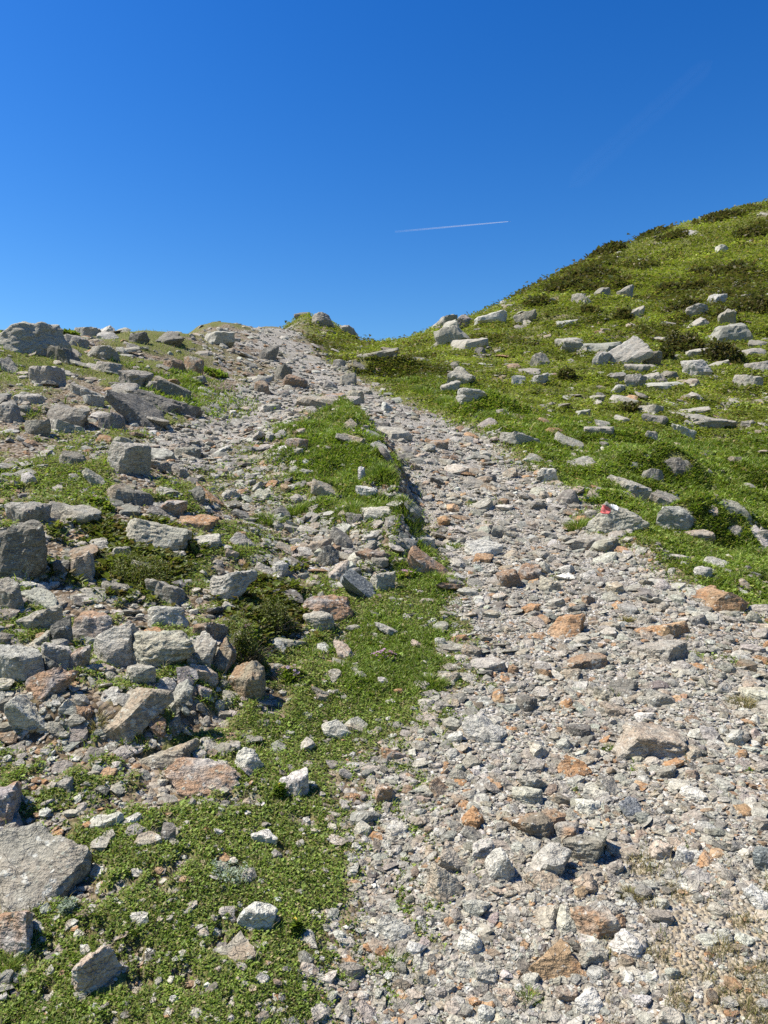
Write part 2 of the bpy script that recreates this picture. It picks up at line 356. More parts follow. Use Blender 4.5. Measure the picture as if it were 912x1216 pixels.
def leaf_mat(name, trans=.3, rough=.55):
    m, t, out = mat(name)
    a = nd(t, 'ShaderNodeAttribute', attribute_name='col').outputs['Color']
    b = bsdf(t, out, a, rough, .25)
    tr = nd(t, 'ShaderNodeBsdfTranslucent'); t.links.new(mix(t, 1., a, (1.25, 1.3, .7), 'MULTIPLY'), tr.inputs[0])
    ms = nd(t, 'ShaderNodeMixShader'); ms.inputs[0].default_value = trans
    t.links.new(b.outputs[0], ms.inputs[1]); t.links.new(tr.outputs[0], ms.inputs[2]); t.links.new(ms.outputs[0], out.inputs[0]); return m
M_LEAF = leaf_mat('leaves'); M_PETAL = leaf_mat('petals', .25, .6)
def wood_mat():
    m, t, out = mat('twig_bark'); v = nd(t, 'ShaderNodeTexCoord').outputs['Object']
    bsdf(t, out, ramp(t, noise(t, v, 40, 4), [(.3, (.05, .035, .025)), (.7, (.15, .12, .10))]), .9, .1); return m
M_WOOD = wood_mat()

# ---------------------------------------------------------------- mesh helpers
def mesh_np(name, V, F, material, cols=None, cover=None, smooth=False, dry=None):
    me = bpy.data.meshes.new(name)
    V = np.ascontiguousarray(V, np.float32).reshape(-1, 3); me.vertices.add(len(V)); me.vertices.foreach_set('co', V.ravel())
    Fs = F if isinstance(F, list) else [F]
    tot = np.concatenate([np.full(len(f), f.shape[1], np.int32) for f in Fs]); idx = np.concatenate([f.ravel() for f in Fs]).astype(np.int32)
    me.loops.add(len(idx)); me.loops.foreach_set('vertex_index', idx)
    me.polygons.add(len(tot)); me.polygons.foreach_set('loop_start', np.concatenate([[0], np.cumsum(tot)[:-1]]).astype(np.int32))
    try: me.polygons.foreach_set('loop_total', tot)
    except Exception: pass
    me.polygons.foreach_set('use_smooth', np.full(len(tot), smooth))
    if cols is not None:
        c = np.ones((len(V), 4), np.float32); c[:, :cols.shape[1]] = cols
        me.color_attributes.new('col', 'FLOAT_COLOR', 'POINT').data.foreach_set('color', c.ravel())
    if cover is not None:
        me.attributes.new('cover', 'FLOAT', 'POINT').data.foreach_set('value', np.ascontiguousarray(cover, np.float32))
    if dry is not None:
        me.attributes.new('dry', 'FLOAT', 'POINT').data.foreach_set('value', np.ascontiguousarray(dry, np.float32))
    me.materials.append(material); me.update(calc_edges=True); return me
def link(name, me, parent=None, loc=(0, 0, 0)):
    o = bpy.data.objects.new(name, me); COL.objects.link(o); o.location = loc
    if parent is not None: o.parent = parent
    return o
def tag(o, label=None, cat=None, group=None, kind=None):
    if label: o['label'] = label
    if cat: o['category'] = cat
    if group: o['group'] = group
    if kind: o['kind'] = kind
    return o

# ---------------------------------------------------------------- ground sheet: fine where it is walked and seen, coarse around and beyond
def build_ground():
    nR, nT = TT.shape
    th_out = np.linspace(math.radians(46), math.radians(314), 44)[1:-1]
    allth = np.concatenate([_TH, th_out]); nA = len(allth)
    r_far = np.exp(np.linspace(math.log(125), math.log(3200), 16))[1:]
    Rall = np.concatenate([np.exp(_LR), r_far])
    T2, R2 = np.meshgrid(allth, Rall); X = (R2 * np.sin(T2)).ravel(); Y = (R2 * np.cos(T2)).ravel()
    Z = base_h(X, Y).reshape(T2.shape)
    taper = np.minimum(1, np.minimum(np.arange(nT), np.arange(nT)[::-1]) / 12.)[None] * np.minimum(1, np.arange(nR)[::-1] / 12.)[:, None]
    Z[:nR, :nT] += relief.reshape(TT.shape) * taper
    cov = np.full(T2.shape, .8); cov[:nR, :nT] = fG.reshape(TT.shape)
    dr = np.zeros(T2.shape); dr[:nR, :nT] = fDRY.reshape(TT.shape); dr = np.append(dr.ravel(), 0)
    V = np.stack([X, Y, Z.ravel()], 1); V = np.concatenate([V, [[0, 0, 0.0]]]); cov = np.append(cov.ravel(), .2)
    j, i = np.meshgrid(np.arange(len(Rall) - 1), np.arange(nA), indexing='ij'); i2 = (i + 1) % nA
    Q = np.stack([j * nA + i, j * nA + i2, (j + 1) * nA + i2, (j + 1) * nA + i], 2)
    kind = np.zeros(Q.shape[:2], int)
    kind[:nR - 1, :nT - 1] = np.where((np.maximum(mPATH, mFORK) > .5).reshape(TT.shape)[:-1, :-1], 1, np.where((mHILL > .5).reshape(TT.shape)[:-1, :-1] & (RR[:-1, :-1] > math.log(7)), 2, 0))
    Qf = Q.reshape(-1, 4)[:, ::-1]; kf = kind.ravel()
    fan = np.array([[len(V) - 1, (a + 1) % nA, a] for a in range(nA)])
    for k, name, m in ((0, 'ground', M_SOIL), (1, 'path', M_PATH), (2, 'hillside', M_SOIL)):
        f = Qf[kf == k]; fs = [f] + ([fan] if k == 0 else [])
        used = np.unique(np.concatenate([a.ravel() for a in fs])); re = np.full(len(V), -1); re[used] = np.arange(len(used))
        o = link(name, mesh_np(name, V[used], [re[a] for a in fs], m, cover=cov[used], smooth=True, dry=dr[used]))
        tag(o, {'ground': 'stony turf and bare soil of the mountainside', 'path': 'stony gravel footpath climbing to the skyline', 'hillside': 'grassy hillside rising beyond the path'}[name], None, kind='structure')
build_ground()

# ---------------------------------------------------------------- rocks
_ico = {}
def ico(n):
    if n not in _ico:
        bm = bmesh.new(); bmesh.ops.create_icosphere(bm, subdivisions=n, radius=1.0)
        bm.verts.ensure_lookup_table()
        _ico[n] = (np.array([v.co[:] for v in bm.verts]), np.array([[v.index for v in f.verts] for f in bm.faces], np.int32)); bm.free()
    return _ico[n]
def rot_xyz(a, b, c):
    ca, sa, cb, sb, cc, sc = math.cos(a), math.sin(a), math.cos(b), math.sin(b), math.cos(c), math.sin(c)
    return np.array([[cc, -sc, 0], [sc, cc, 0], [0, 0, 1]]) @ np.array([[cb, 0, sb], [0, 1, 0], [-sb, 0, cb]]) @ np.array([[1, 0, 0], [0, ca, -sa], [0, sa, ca]])
def rock_verts(sub, shape, r, tilt=0., rough=1.0, lean=0.):
    """broken stone: intersection of cleavage planes with slightly worn edges, then weathered"""
    d, F = ico(sub)
    flat = {'block': .8, 'slab': .38, 'wedge': .7, 'round': .8, 'flat': .3}[shape] * (.6 if abs(tilt) >= 20 and shape == 'slab' else 1.)
    ax = np.array([1.0, r.uniform(.7, 1.), flat])
    N = []; D = []
    for s in (-1, 1):                                  # two cleavage faces, four broken sides
        n = np.array([r.normal(0, .12), r.normal(0, .12), s * 1.0]); N.append(n); D.append(ax[2] * r.uniform(.85, 1.))
    a0 = r.uniform(0, 6.28)
    for k in range(4 if shape != 'round' else 5):
        a = a0 + k * (6.283 / (4 if shape != 'round' else 5)) + r.normal(0, .3); N.append(np.array([math.cos(a), math.sin(a), r.normal(0, .25)])); D.append(r.uniform(.72, 1.))
    for k in range({'block': 6, 'slab': 4, 'wedge': 3, 'round': 9, 'flat': 4}[shape]):
        n = r.normal(0, 1, 3); n[2] *= .7; n /= np.linalg.norm(n); N.append(n); D.append(r.uniform(.72, 1.0) * float(np.sqrt(((n * ax) ** 2).sum())))
    if shape == 'wedge':
        N.append(np.array([r.choice([-1, 1]) * .6, r.uniform(-.5, .1), .8])); D.append(.42)
    N = np.array(N); N /= np.linalg.norm(N, axis=1)[:, None]; D = np.array(D)
    kk = {'round': 9, 'block': 20, 'slab': 22, 'wedge': 26, 'flat': 20}[shape]
    rad = (np.maximum(d @ N.T, 0) / D).astype(float) ** kk
    rad = rad.sum(1) ** (-1. / kk)
    p = d * rad[:, None]; o = r.uniform(-50, 50, 3)
    if sub >= 3:
        # bedding ledges and weathering
        lay = p[:, 2] / flat * (4 if shape in ('slab', 'flat') else 3) + 1.3 * fbm(p * 1.3 + o, 2, 5)
        step = np.abs((lay % 1.) - .5) * 2
        p = p * (1 + rough * (.10 * fbm(p * 2.0 + o, 3, 9) + .045 * (step - .5) * sstep(.1, .5, 1 - np.abs(d[:, 2])) + .03 * fbm(p * 8 + o, 2, 13)))[:, None]
        p[:, 2] += rough * .05 * flat * vnoise(p * 5 + o, 17)
    else:
        p = p * (1 + rough * .10 * fbm(p * 2.2 + o, 2, 9))[:, None]
    R = rot_xyz(r.normal(0, .1), 0, r.uniform(0, 6.28)); p = p @ R.T
    p = p @ rot_xyz(lean, math.radians(tilt), 0).T
    return p, F

# colour of the fresh stone, and how far rust has stained it
TONE = {'g': ((.283, .268, .222), .10), 'p': ((.385, .365, .302), .10), 'w': ((.485, .465, .402), .05), 'd': ((.18, .17, .142), .05), 'o': ((.38, .26, .155), .88),
        'r': ((.31, .28, .24), .75), 't': ((.345, .31, .24), .25), 'b': ((.23, .19, .14), .5), 'm': ((.36, .355, .29), .05), 'k': ((.40, .35, .28), .3), 'n': ((.21, .225, .215), .03)}
NAMED = []
ROCKS = []          # plan position and half width of each placed rock, for keeping gravel and grass off them
def _tone(o, key, r, j=.09):
    c, a = TONE[key]; s = 1 + r.normal(0, j); o.color = (c[0] * s, c[1] * s * (1 + r.normal(0, .015)), c[2] * s * (1 + r.normal(0, .03)), a)
def place_rock(x0, y0, x1, y1, shape, key, label, tilt=0, name=None, seed=0):
    lean = None
    if isinstance(tilt, tuple): tilt, lean = tilt
    r = np.random.default_rng(int(x0 * 7 + y0 * 13 + seed)); cx = (x0 + x1) / 2; hpx = y1 - y0; wpx = x1 - x0
    if shape == 'block' and 'block' not in label and 'squarish' not in label and cx < 470 and wpx > 22 and r.random() < .55: shape = 'slab'; tilt = tilt or r.choice([-1, 1]) * r.uniform(6, 19)
    Xf, Yf = at([(cx, y1 - .06 * hpx)], ground)[0]
    Wd = wpx / FOC * Yf; hw = hpx / FOC * Yf
    gxs, gys = slope(np.array([Xf]), np.array([Yf])); k = float(np.clip(gys[0], .05, .5)) - (CYP - y1) / FOC
    k = max(k, .04); D = Wd * {'block': .85, 'slab': .8, 'wedge': .75, 'round': .9, 'flat': .9}[shape]
    if k > .3: D = max(D, (.72 if shape in ('slab', 'flat', 'round') else .6) * hw / k * float(sstep(.3, .6, k)))
    fr = .62 + .24 * float(sstep(.3, .6, k))
    if k * D > fr * hw: D = max(fr * hw / k, .45 * Wd)
    Yc = Yf + D * .45; xc = (cx - CXP) / FOC * Yc; gc = float(ground(xc, Yc)[0]); gf = float(ground(Xf, Yf)[0])
    ztop = EYE + (CYP - y0) / FOC * (Yc + .15 * D)
    ztop = min(max(ztop, gc + .22 * hw), gc + hw) - (0 if lean is None else .22 * hw)
    zbot = min(gf, gc) - (.28 if lean is None else .8) * hw - .01
    Wd = wpx / FOC * Yc
    sub = 5 if wpx > 54 else 4 if wpx > 22 else 3
    p, F = rock_verts(sub, shape, r, tilt, 1., r.uniform(.0, .26) if lean is None else lean)
    mn, mx = p.min(0), p.max(0); p = (p - (mn + mx) / 2) / (mx - mn) * np.array([Wd, D, ztop - zbot]) * np.array([1.08, 1, 1.05])
    p[:, 2] += (ztop + zbot) / 2 - gc
    nm = name or ('boulder' if Wd > .42 else 'flat_rock' if shape in ('slab', 'flat') and Wd > .2 else 'rock' if Wd > .12 else 'stone')
    o = link(nm, mesh_np(nm, p, F, M_ROCK, smooth=sub >= 4 and False), None, (xc, Yc, gc)); _tone(o, key, r)
    if gsample(mHILL, np.array([xc]), np.array([Yc]))[0] > .5: o.color = [c * .84 for c in o.color[:3]] + [o.color[3]]
    tag(o, label, {'boulder': 'boulder', 'flat_rock': 'rock', 'rock': 'rock', 'stone': 'stone'}[nm])
    ROCKS.append((xc, Yc, Wd * .5, D * .5)); NAMED.append((cx, (y0 + y1) / 2, wpx, label)); return o

LIST = [
# --- rocky ridge and bank beside the fork
(-22,380,74,424,'wedge','p','broad grey boulder crowning the ridge where it meets the frame edge',0),
(58,412,96,433,'block','d','dark grey rock just below the broad ridge boulder',8),
(-4,423,24,444,'block','g','grey rock at the frame edge below the ridge boulder',0),
(38,436,77,460,'slab','p','pale stepped slab in the ridge turf below the dark rock',0),
(88,457,134,474,'slab','p','long pale slab on the ridge above the grass strip',6),
(60,481,110,511,'block','g','squat grey block with shadowed front on the ridge flank',0),
(-4,477,26,504,'block','g','grey block at the frame edge beside the ridge flank',0),
(134,468,197,509,'slab','d','large dark layered outcrop leaning over the bank',24),
(165,466,233,494,'slab','d','long dark outcrop ledge ending above the bright grass tongue',12),
(142,439,178,463,'block','g','grey block sitting on top of the layered outcrop',0),
(181,392,219,411,'wedge','d','dark wedge-shaped rock standing on the ridge skyline',0),
(154,396,176,409,'block','d','small dark block beside the skyline wedge',0),
(89,386,118,399,'flat','p','pale flat rock on the ridge skyline',0),
(118,386,139,396,'block','w','whitish stone on the ridge skyline beside the flat rock',0),
(241,396,279,411,'slab','p','pale slab lying on the ridge beside the upper path',0),
(192,427,218,441,'block','b','brown rubble block under the skyline wedge',0),
(219,424,241,444,'block','r','rust-stained rock beside the brown rubble block',20),
(189,451,226,474,'slab','d','dark tilted slab above the outcrop ledge',30),
(100,470,124,484,'flat','p','pale flat stone between squat block and outcrop',0),
(20,466,52,480,'flat','p','pale flat rock in the turf beside the frame-edge block',0),
(104,412,140,428,'slab','g','grey slab in the rubble under the ridge skyline',8),
(112,430,142,444,'slab','p','pale slab in the rubble above the stacked block',4),
(78,398,104,412,'block','g','grey rock on the ridge next to the broad boulder',0),
(128,526,176,567,'block','p','squarish pale grey boulder standing alone in the bank grass',0),
(21,561,43,577,'block','w','whitish stone on the stony bank near the frame edge',0),
(99,556,127,578,'slab','p','pale slab sloping below the squarish boulder',28),
(232,572,268,599,'slab','o','orange-faced slab tilted on the stony bank',32),
(214,611,258,629,'flat','o','flat orange slab lying on the bank',10),
(186,594,224,616,'block','r','grey and orange rock just above the flat orange slab',0),
(143,616,225,657,'slab','p','long pale grey slab pointing down the bank',14),
(68,599,117,625,'block','g','grey block in the bank grass beside the long pale slab',10),
(5,596,55,624,'block','g','grey rock above the big shaded boulder at the frame edge',0),
(-14,619,60,694,'round','d','big dark rounded boulder at the frame edge with lichen spot',0),  # the shade on this boulder is put into its dark tone
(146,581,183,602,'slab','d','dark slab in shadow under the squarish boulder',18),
(176,546,203,561,'round','t','pale tan stone beside the squarish boulder',0),
(224,577,244,598,'block','d','dark grey stone leaning against the orange-faced slab',0),
(262,582,287,595,'flat','p','pale flat stone at the end of the fork',0),
(262,593,289,606,'slab','d','dark slab below the pale flat fork stone',0),
(203,552,226,568,'wedge','p','pale pointed stone on the fork rubble',20),
(205,530,240,545,'slab','g','grey slab at the head of the fork rubble',4),
(60,500,100,516,'flat','p','pale flat rock below the squat grey block',0),
(128,454,166,470,'slab','g','grey slab stepped above the large dark outcrop',10),
(152,488,202,508,'slab','g','grey ledge in front of the dark outcrop foot',16),
(204,478,240,497,'slab','d','dark slab tucked under the outcrop ledge end',10),
(118,490,148,511,'slab','d','dark rock between squat block and layered outcrop',-12),
(176,452,202,468,'slab','g','grey slab bridging block and tilted slab on the outcrop',14),
(30,500,62,518,'slab','g','grey slab below the frame-edge block on the ridge flank',8),
(72,536,102,554,'slab','g','grey slab at the edge of the bank grass',12),
(20,640,52,660,'slab','p','pale slab resting against the big rounded boulder',-10),
(300,668,326,684,'slab','p','pale slab in the gully grass',14),
(270,632,304,650,'slab','g','grey slab lying in the gully beside the bank',10),
(228,634,262,652,'slab','p','pale slab below the flat orange one on the bank',12),
(150,664,186,682,'slab','g','grey slab at the top of the brown heather',8),
(316,600,345,618,'slab','d','dark slab in the gully rubble by the mound',16),
(300,580,326,594,'slab','p','pale plate of stone at the mouth of the gully',6),
# --- tumbled rocks of the near bank
(80,654,114,694,'block','k','pale pinkish block standing in the near bank',0),
(104,639,134,659,'slab','p','pale slab lying on top of the near bank',-8),
(126,649,154,666,'block','g','grey stone next to the pale top slab',0),
(64,664,84,688,'block','d','dark grey stone beside the pale pinkish block',0),
(24,719,73,752,'wedge','g','diamond-shaped grey rock in the tumbled bank',0),
(59,732,85,769,'block','d','dark upright stone beside the diamond-shaped rock',12),
(-8,687,27,730,'block','g','grey rock at the frame edge under the rounded boulder',0),
(27,699,72,724,'flat','m','low mossy rock above the diamond-shaped one',0),
(34,749,61,770,'block','g','grey stone under the diamond-shaped rock',0),
(-12,768,51,815,'slab','m','large pale slab tilting at the frame edge over a hollow',-14),
(32,793,87,834,'wedge','r','rusty brown rock under the large tilting slab',20),
(16,826,78,882,'block','p','pale chunky boulder at the foot of the bank',0),
(110,741,162,795,'block','p','tall pale block in the middle of the bank',0),
(158,748,232,795,'round','p','large rounded grey rock next to the tall pale block',-6),
(86,727,135,765,'block','r','low rust-marked rock behind the tall pale block',0),
(177,719,223,746,'round','p','pale oval rock on top of the bank',-6),
(226,750,258,794,'wedge','p','upright pale wedge split off beside the rounded rock',-48),
(174,687,218,719,'block','g','broken grey rock in the brown heather',20),
(247,677,304,721,'slab','p','pale whitish slab lying over the heather bank',-12),
(244,737,269,767,'block','r','rusty block in the gap behind the upright wedge',0),
(229,741,246,758,'block','b','small reddish brown stone beside the rusty block',0),
(149,789,184,816,'round','p','pale grey stone below the large rounded rock',-10),
(104,816,204,886,'slab','t','long tan slab leaning up out of the bank foot',-32),
(189,806,230,858,'slab','m','upright grey slab with yellow lichen behind the tan slab',-38),
(221,787,258,811,'block','k','pinkish stone below the upright wedge',14),
(266,785,312,834,'wedge','b','rusty boulder in the shade of the heather bush',24),
(252,759,278,802,'wedge','b','dark brown rock wedged behind the rusty boulder',20),
(232,812,251,831,'block','k','small pale pink stone beside the upright lichen slab',0),
(170,880,230,914,'flat','t','flat beige slab sunk in turf below the tan slab',-6),
(279,888,312,918,'block','w','small whitish block at the edge of the lower turf',0),
(47,762,87,795,'block','p','low pale rock above the rusty brown one',0),
(84,766,109,795,'block','r','rust-tinged stone between low pale rock and tall block',0),
(89,831,115,865,'block','b','brown stone half under the tan leaning slab',0),
(-6,829,21,850,'block','d','dark stone at the frame edge beside the chunky boulder',0),
(119,816,145,834,'flat','p','small pale stone on top of the tan slab',-10),
(120,690,160,706,'flat','g','flat grey stone half hidden in the brown heather',0),
# --- lower turf
(-20,928,24,986,'round','r','orange-stained boulder cut by the frame edge above the half-buried one',0),
(-40,968,94,1098,'flat','g','big half-buried boulder at the frame edge in the lower turf',(3,.4)),
(-20,1075,42,1136,'block','r','rust-marked rock at the foot of the half-buried boulder',0),
(92,1119,161,1187,'block','k','pale pinkish block sitting alone on the lower turf',0),
(195,901,284,949,'wedge','r','broad grey boulder with orange patch on the turf edge',0),
(285,1069,328,1107,'block','w','bright whitish rock on the lower turf',0),
(252,1112,306,1146,'flat','t','flat pale beige rock beside the bright whitish one',-8),
(159,989,194,1006,'flat','t','thin flat stone in the middle of the turf',0),
(102,966,145,986,'flat','w','flat white stone in the turf beside the half-buried boulder',0),
(146,966,167,979,'flat','w','small white stone next to the flat white one',0),
(191,977,209,1001,'block','d','small dark stone with white cap in the turf',0),
(64,924,89,941,'block','g','grey stone in the turf above the half-buried boulder',0),
(331,914,366,947,'block','w','pale whitish rock at the path side of the turf',0),
(371,814,398,829,'flat','d','dark grey flat stone on the bright green turf',14),
(303,1156,320,1171,'flat','w','small white stone near the lower frame edge',0),
(316,1182,336,1196,'flat','o','small orange stone near the lower frame edge',0),
(300,985,330,1003,'flat','w','pale broken stones patch on the turf',0),
# --- rocks around the mound
(393,626,433,657,'slab','d','dark grey slab leaning at the foot of the grassy mound',26),
(405,676,450,715,'slab','n','dark blue-grey slab propped among stones below the mound',30),
(391,665,415,692,'block','k','white and orange stone beside the blue-grey slab',0),
(423,651,466,671,'slab','b','brown slab above the blue-grey one',6),
(360,707,418,740,'round','r','rounded orange-grey rock on the bank below the mound',12),
(361,727,396,750,'round','p','grey rock under the rounded orange one',0),
(322,666,342,687,'block','p','pale stone beside the heather above the orange rock',0),
(485,648,533,686,'slab','r','brown slab sloping out of the turf beside the path',26),
(446,739,473,758,'slab','p','pale stone in the turf above the pink flowers',20),
(516,757,529,768,'block','w','small white stone in the turf edge near the path',0),
(396,761,422,785,'flat','k','flat pinkish stone in the turf',0),
(323,759,339,774,'flat','w','small white stone by the shaded heather',0),
(440,679,469,704,'flat','p','flat pale rock behind the pink flower cushion',0),
(365,639,393,657,'slab','t','tan stone in the pile below the mound',0),
(393,642,419,659,'slab','b','brown stone in the pile next to the tan one',0),
(373,648,402,674,'wedge','d','dark upright stone in the pile below the mound',0),
(425,554,434,572,'block','w','small upright white stone on the grassy mound',0),
(423,577,449,592,'slab','w','white stone lying on the flank of the mound',0),
(371,569,406,592,'slab','t','tan slab set in the mound turf',30),
(411,609,431,624,'block','d','dark stone at the base of the mound turf',0),
(427,601,476,618,'slab','p','pale slab along the lower edge of the mound',12),
(483,632,516,647,'flat','p','flat pale stone at the foot of the eroded mound side',8),
(406,514,439,529,'slab','t','tan flat slab on top of the mound',16),
(440,522,463,539,'slab','p','pale slab on the mound rim above the path',24),
(340,520,366,534,'slab','r','rusty stone at the top of the mound turf',10),
(453,884,488,905,'flat','r','beige and orange flat rock where turf meets gravel',0),
# --- upper path, knob and saddle
(371,371,396,388,'block','g','grey boulder on the distant knob',0),
(350,369,370,376,'flat','d','dark flat rock on the top of the distant knob',0),
(403,387,423,398,'wedge','p','pale rock under the end of the distant knob',0),
(308,411,331,429,'wedge','d','dark wedge rock beside the upper path',0),
(325,434,346,452,'block','d','dark rock in the middle of the upper path',0),
(333,446,364,462,'round','b','rounded brown rock where the path forks',6),
(303,452,322,468,'slab','b','rust-brown rock at the fork bank',0),
(386,466,409,479,'slab','r','rusty slab at the fork beside the tan block',0),
(353,469,403,487,'flat','t','wide flat tan slab at the head of the mound',8),
(410,464,433,480,'block','t','tan block on the path above the mound',0),
(403,444,423,458,'block','g','grey rock on the edge of the upper path',0),
(395,427,413,439,'block','g','grey stone in the turf above the path edge',10),
(425,414,472,428,'slab','p','pale outcrop slab in the turf below the saddle',0),
(418,427,442,443,'slab','g','grey rock under the pale outcrop slab',12),
(448,506,488,522,'flat','p','pale flat slab across the path side of the mound',8),
(510,522,533,533,'slab','r','rusty stone on the stony path above the grass edge',6),
(516,389,557,412,'slab','p','pale slab base of the pyramid-shaped outcrop on the saddle slope',-14),
(524,380,546,398,'wedge','p','pointed top of the pyramid-shaped outcrop on the saddle slope',-20),
(510,376,542,391,'block','p','pale rock on the skyline behind the pyramid outcrop',0),
(543,374,566,389,'block','g','grey rock between pyramid outcrop and white slab',0),
(563,369,602,386,'slab','w','whitish slab on the hillside skyline',-6),
(536,401,579,417,'slab','p','pale slab stretching below the pyramid outcrop',-12),
(563,412,579,424,'wedge','d','small dark pointed rock in the hillside grass',0),
(530,436,564,459,'block','p','pale grey boulder cluster top on the grass above path',16),
(535,430,547,441,'block','g','small grey stone resting on the pale grey boulder',0),
(543,462,576,481,'round','w','smooth whitish rock at the grass edge over the path',10),
(523,452,546,467,'block','p','pale stone below the pale grey boulder',0),
(556,591,586,607,'slab','p','pale slab on the gravel opposite the mound',-8),
(552,641,596,664,'slab','w','whitish flat slab on the gravel below the mound',12),
(583,624,608,640,'slab','g','grey slab on the gravel above the whitish flat one',0),
(562,657,586,669,'slab','o','orange stone under the whitish flat slab',0),
(564,622,586,634,'slab','t','tan slab on the gravel by the mound foot',8),
# --- right side of the path and near hillside
(777,602,828,635,'round','m','pale rounded boulder with yellow lichen beside the path',10),
(674,634,727,654,'slab','g','grey slab with dark underside below the painted rock',0),
(722,564,770,589,'slab','p','long pale slab in the grass above the painted rock',16),
(770,582,807,605,'slab','p','pale slab sloping in the grass beside the lichen boulder',18),
(762,557,787,573,'slab','g','grey slab edge at a dark hollow in the grass',14),
(786,549,826,568,'wedge','d','dark shaded rock under the turf hollow',0),  # its dark tone stands in for the shade of the hollow
(850,592,887,614,'slab','m','mossy pale slab in the grass beyond the lichen boulder',16),
(882,629,922,648,'flat','p','pale flat rock at the frame edge in the grass',0),
(862,624,885,643,'block','g','grey rock in the shaded hollow by the frame edge',0),
(675,541,710,558,'flat','p','pale flat rock at the grass edge above the path bend',-6),
(639,556,662,574,'wedge','w','white stone at the edge of path and grass',0),
(595,514,640,530,'flat','p','broad pale rock in the grass edge of the upper path',0),
(659,512,692,533,'slab','p','pale slab tilted in the grass above the flat rock',20),
(694,506,729,518,'flat','p','pale flat slab in the grass below the cushion shrubs',4),
(765,512,783,524,'block','p','pale squarish stone on the grassy slope',0),
(797,504,825,519,'slab','w','whitish slab in grass under the wide flat rock',14),
(802,486,870,511,'flat','p','wide flat whitish rock embedded in the hillside',-4),
(822,672,845,688,'round','w','white rounded stone at the gravel margin',0),
(887,717,922,735,'block','p','pale grey stone at the frame edge beside the orange rock',0),
(639,684,665,704,'wedge','t','tan pointed stone casting a shadow on the gravel',0),
(614,669,642,692,'slab','r','orange and grey slab in a stone cluster on the path',10),
(590,676,622,700,'block','b','dark reddish stone in the cluster on the path',0),
(637,668,655,684,'slab','p','pale leaning slab next to the stone cluster',30),
(620,717,640,731,'round','o','round orange stone on the mid path',0),
(817,696,855,715,'slab','o','rusty slab at the gravel margin beside the orange rock',6),
(837,661,867,676,'flat','p','pale flat stone in the grass near the white rounded one',0),
(817,629,847,643,'round','t','tan stone below the lichen boulder',0),
(672,718,697,729,'flat','d','thin dark slab behind the pointed orange rock',-8),
# --- path stones
(650,729,695,760,'wedge','o','pointed orange rock in the middle of the path',0),
(837,701,887,729,'wedge','o','large orange rock at the grass edge of the path',14),
(772,737,822,760,'slab','o','flat orange and white rock on the path',6),
(759,761,817,789,'slab','g','grey slab on the path below the flat orange rock',6),
(757,726,783,743,'slab','g','grey stone beside the flat orange rock',8),
(672,776,718,797,'slab','b','brownish grey slab on the path below the pointed orange rock',0),
(725,860,818,904,'slab','t','broad brown slab with dark underside on the path',12),
(722,807,758,829,'slab','d','dark shadowed slab above the broad brown one',0),
(705,814,733,835,'slab','p','pale slab against the dark shadowed slab',8),
(674,861,703,878,'slab','d','dark slab beside the grass sprout on the path',-10),
(677,874,707,889,'slab','d','second dark slab stacked below the one by the sprout',0),
(659,897,702,925,'slab','o','orange slab in the stony middle of the path',8),
(607,826,637,847,'block','d','dark block on the path above the pale mossy slab',0),
(767,818,800,842,'slab','g','greenish grey slab on the path above the fine gravel',10),
(714,834,747,852,'slab','t','tan flat stone above the broad brown slab',0),
(834,863,855,886,'flat','g','smooth grey stone on the fine gravel',0),
(707,921,740,947,'slab','g','grey slab sloping below the broad brown slab',24),
(734,948,768,975,'slab','n','blue-grey slab lying oblique on the path',26),
(684,951,715,972,'block','w','whitish stone beside the oblique blue-grey slab',0),
(600,967,657,999,'slab','b','dark brown slab on the path above the pale facetted stone',-4),
(659,976,688,1002,'round','r','round rusty stone beside the big grey path rock',0),
(634,961,672,985,'slab','b','reddish brown slab touching the round rusty stone',10),
(617,921,650,945,'block','g','grey stone above the greenish one on the path',0),
(609,935,643,957,'round','m','greenish pale stone on the path',0),
(662,829,682,844,'round','o','small orange stone near the dark shadowed slab',0),
(874,957,898,972,'flat','o','small orange stone on the fine gravel by the frame edge',0),
(809,935,840,954,'slab','w','white stone on the fine gravel',8),
(814,887,833,904,'block','t','beige stone at the end of the broad brown slab',0),
(666,985,723,1030,'wedge','g','big grey facetted rock on the lower path',0),
(626,1005,678,1048,'wedge','p','pale facetted stone next to the big grey path rock',0),
(682,1038,715,1064,'round','k','pale pinkish stone on the lower path',0),
(679,1073,733,1119,'block','r','big rust and grey block on the lower path',0),
(629,1121,693,1169,'wedge','o','rust-red boulder on the lower path',-10),
(725,1105,768,1142,'block','w','white quartz rock beside the rust and grey block',16),
(684,1119,723,1149,'block','g','grey stone between rust-red boulder and white quartz rock',0),
(653,1076,682,1112,'slab','w','whitish slab leaning beside the rust and grey block',-40),
(616,1075,665,1109,'slab','t','beige slab next to the whitish leaning one',-16),
(624,1033,663,1060,'slab','t','beige flat stone under the pale facetted stone',14),
(719,1000,757,1022,'slab','t','beige slab beside the big grey path rock',8),
(769,998,797,1024,'round','k','pinkish round stone on the open gravel',0),
(824,1013,860,1035,'slab','o','orange slab on the gravel near the dry grass',10),
(893,1005,930,1039,'round','n','blue-green grey stone cut by the frame edge',0),
(883,1053,922,1085,'slab','w','white and grey slab at the frame edge by the dry grass',20),
(683,1176,720,1209,'round','w','rounded whitish stone near the lower frame edge',0),
(750,1181,773,1200,'block','w','small bright white stone by the dry grass patch',0),
(779,1195,812,1226,'round','p','grey stone cut by the lower frame edge at the dry grass',0),
(684,1151,713,1167,'flat','o','small flat orange stone below the rust-red boulder',0),
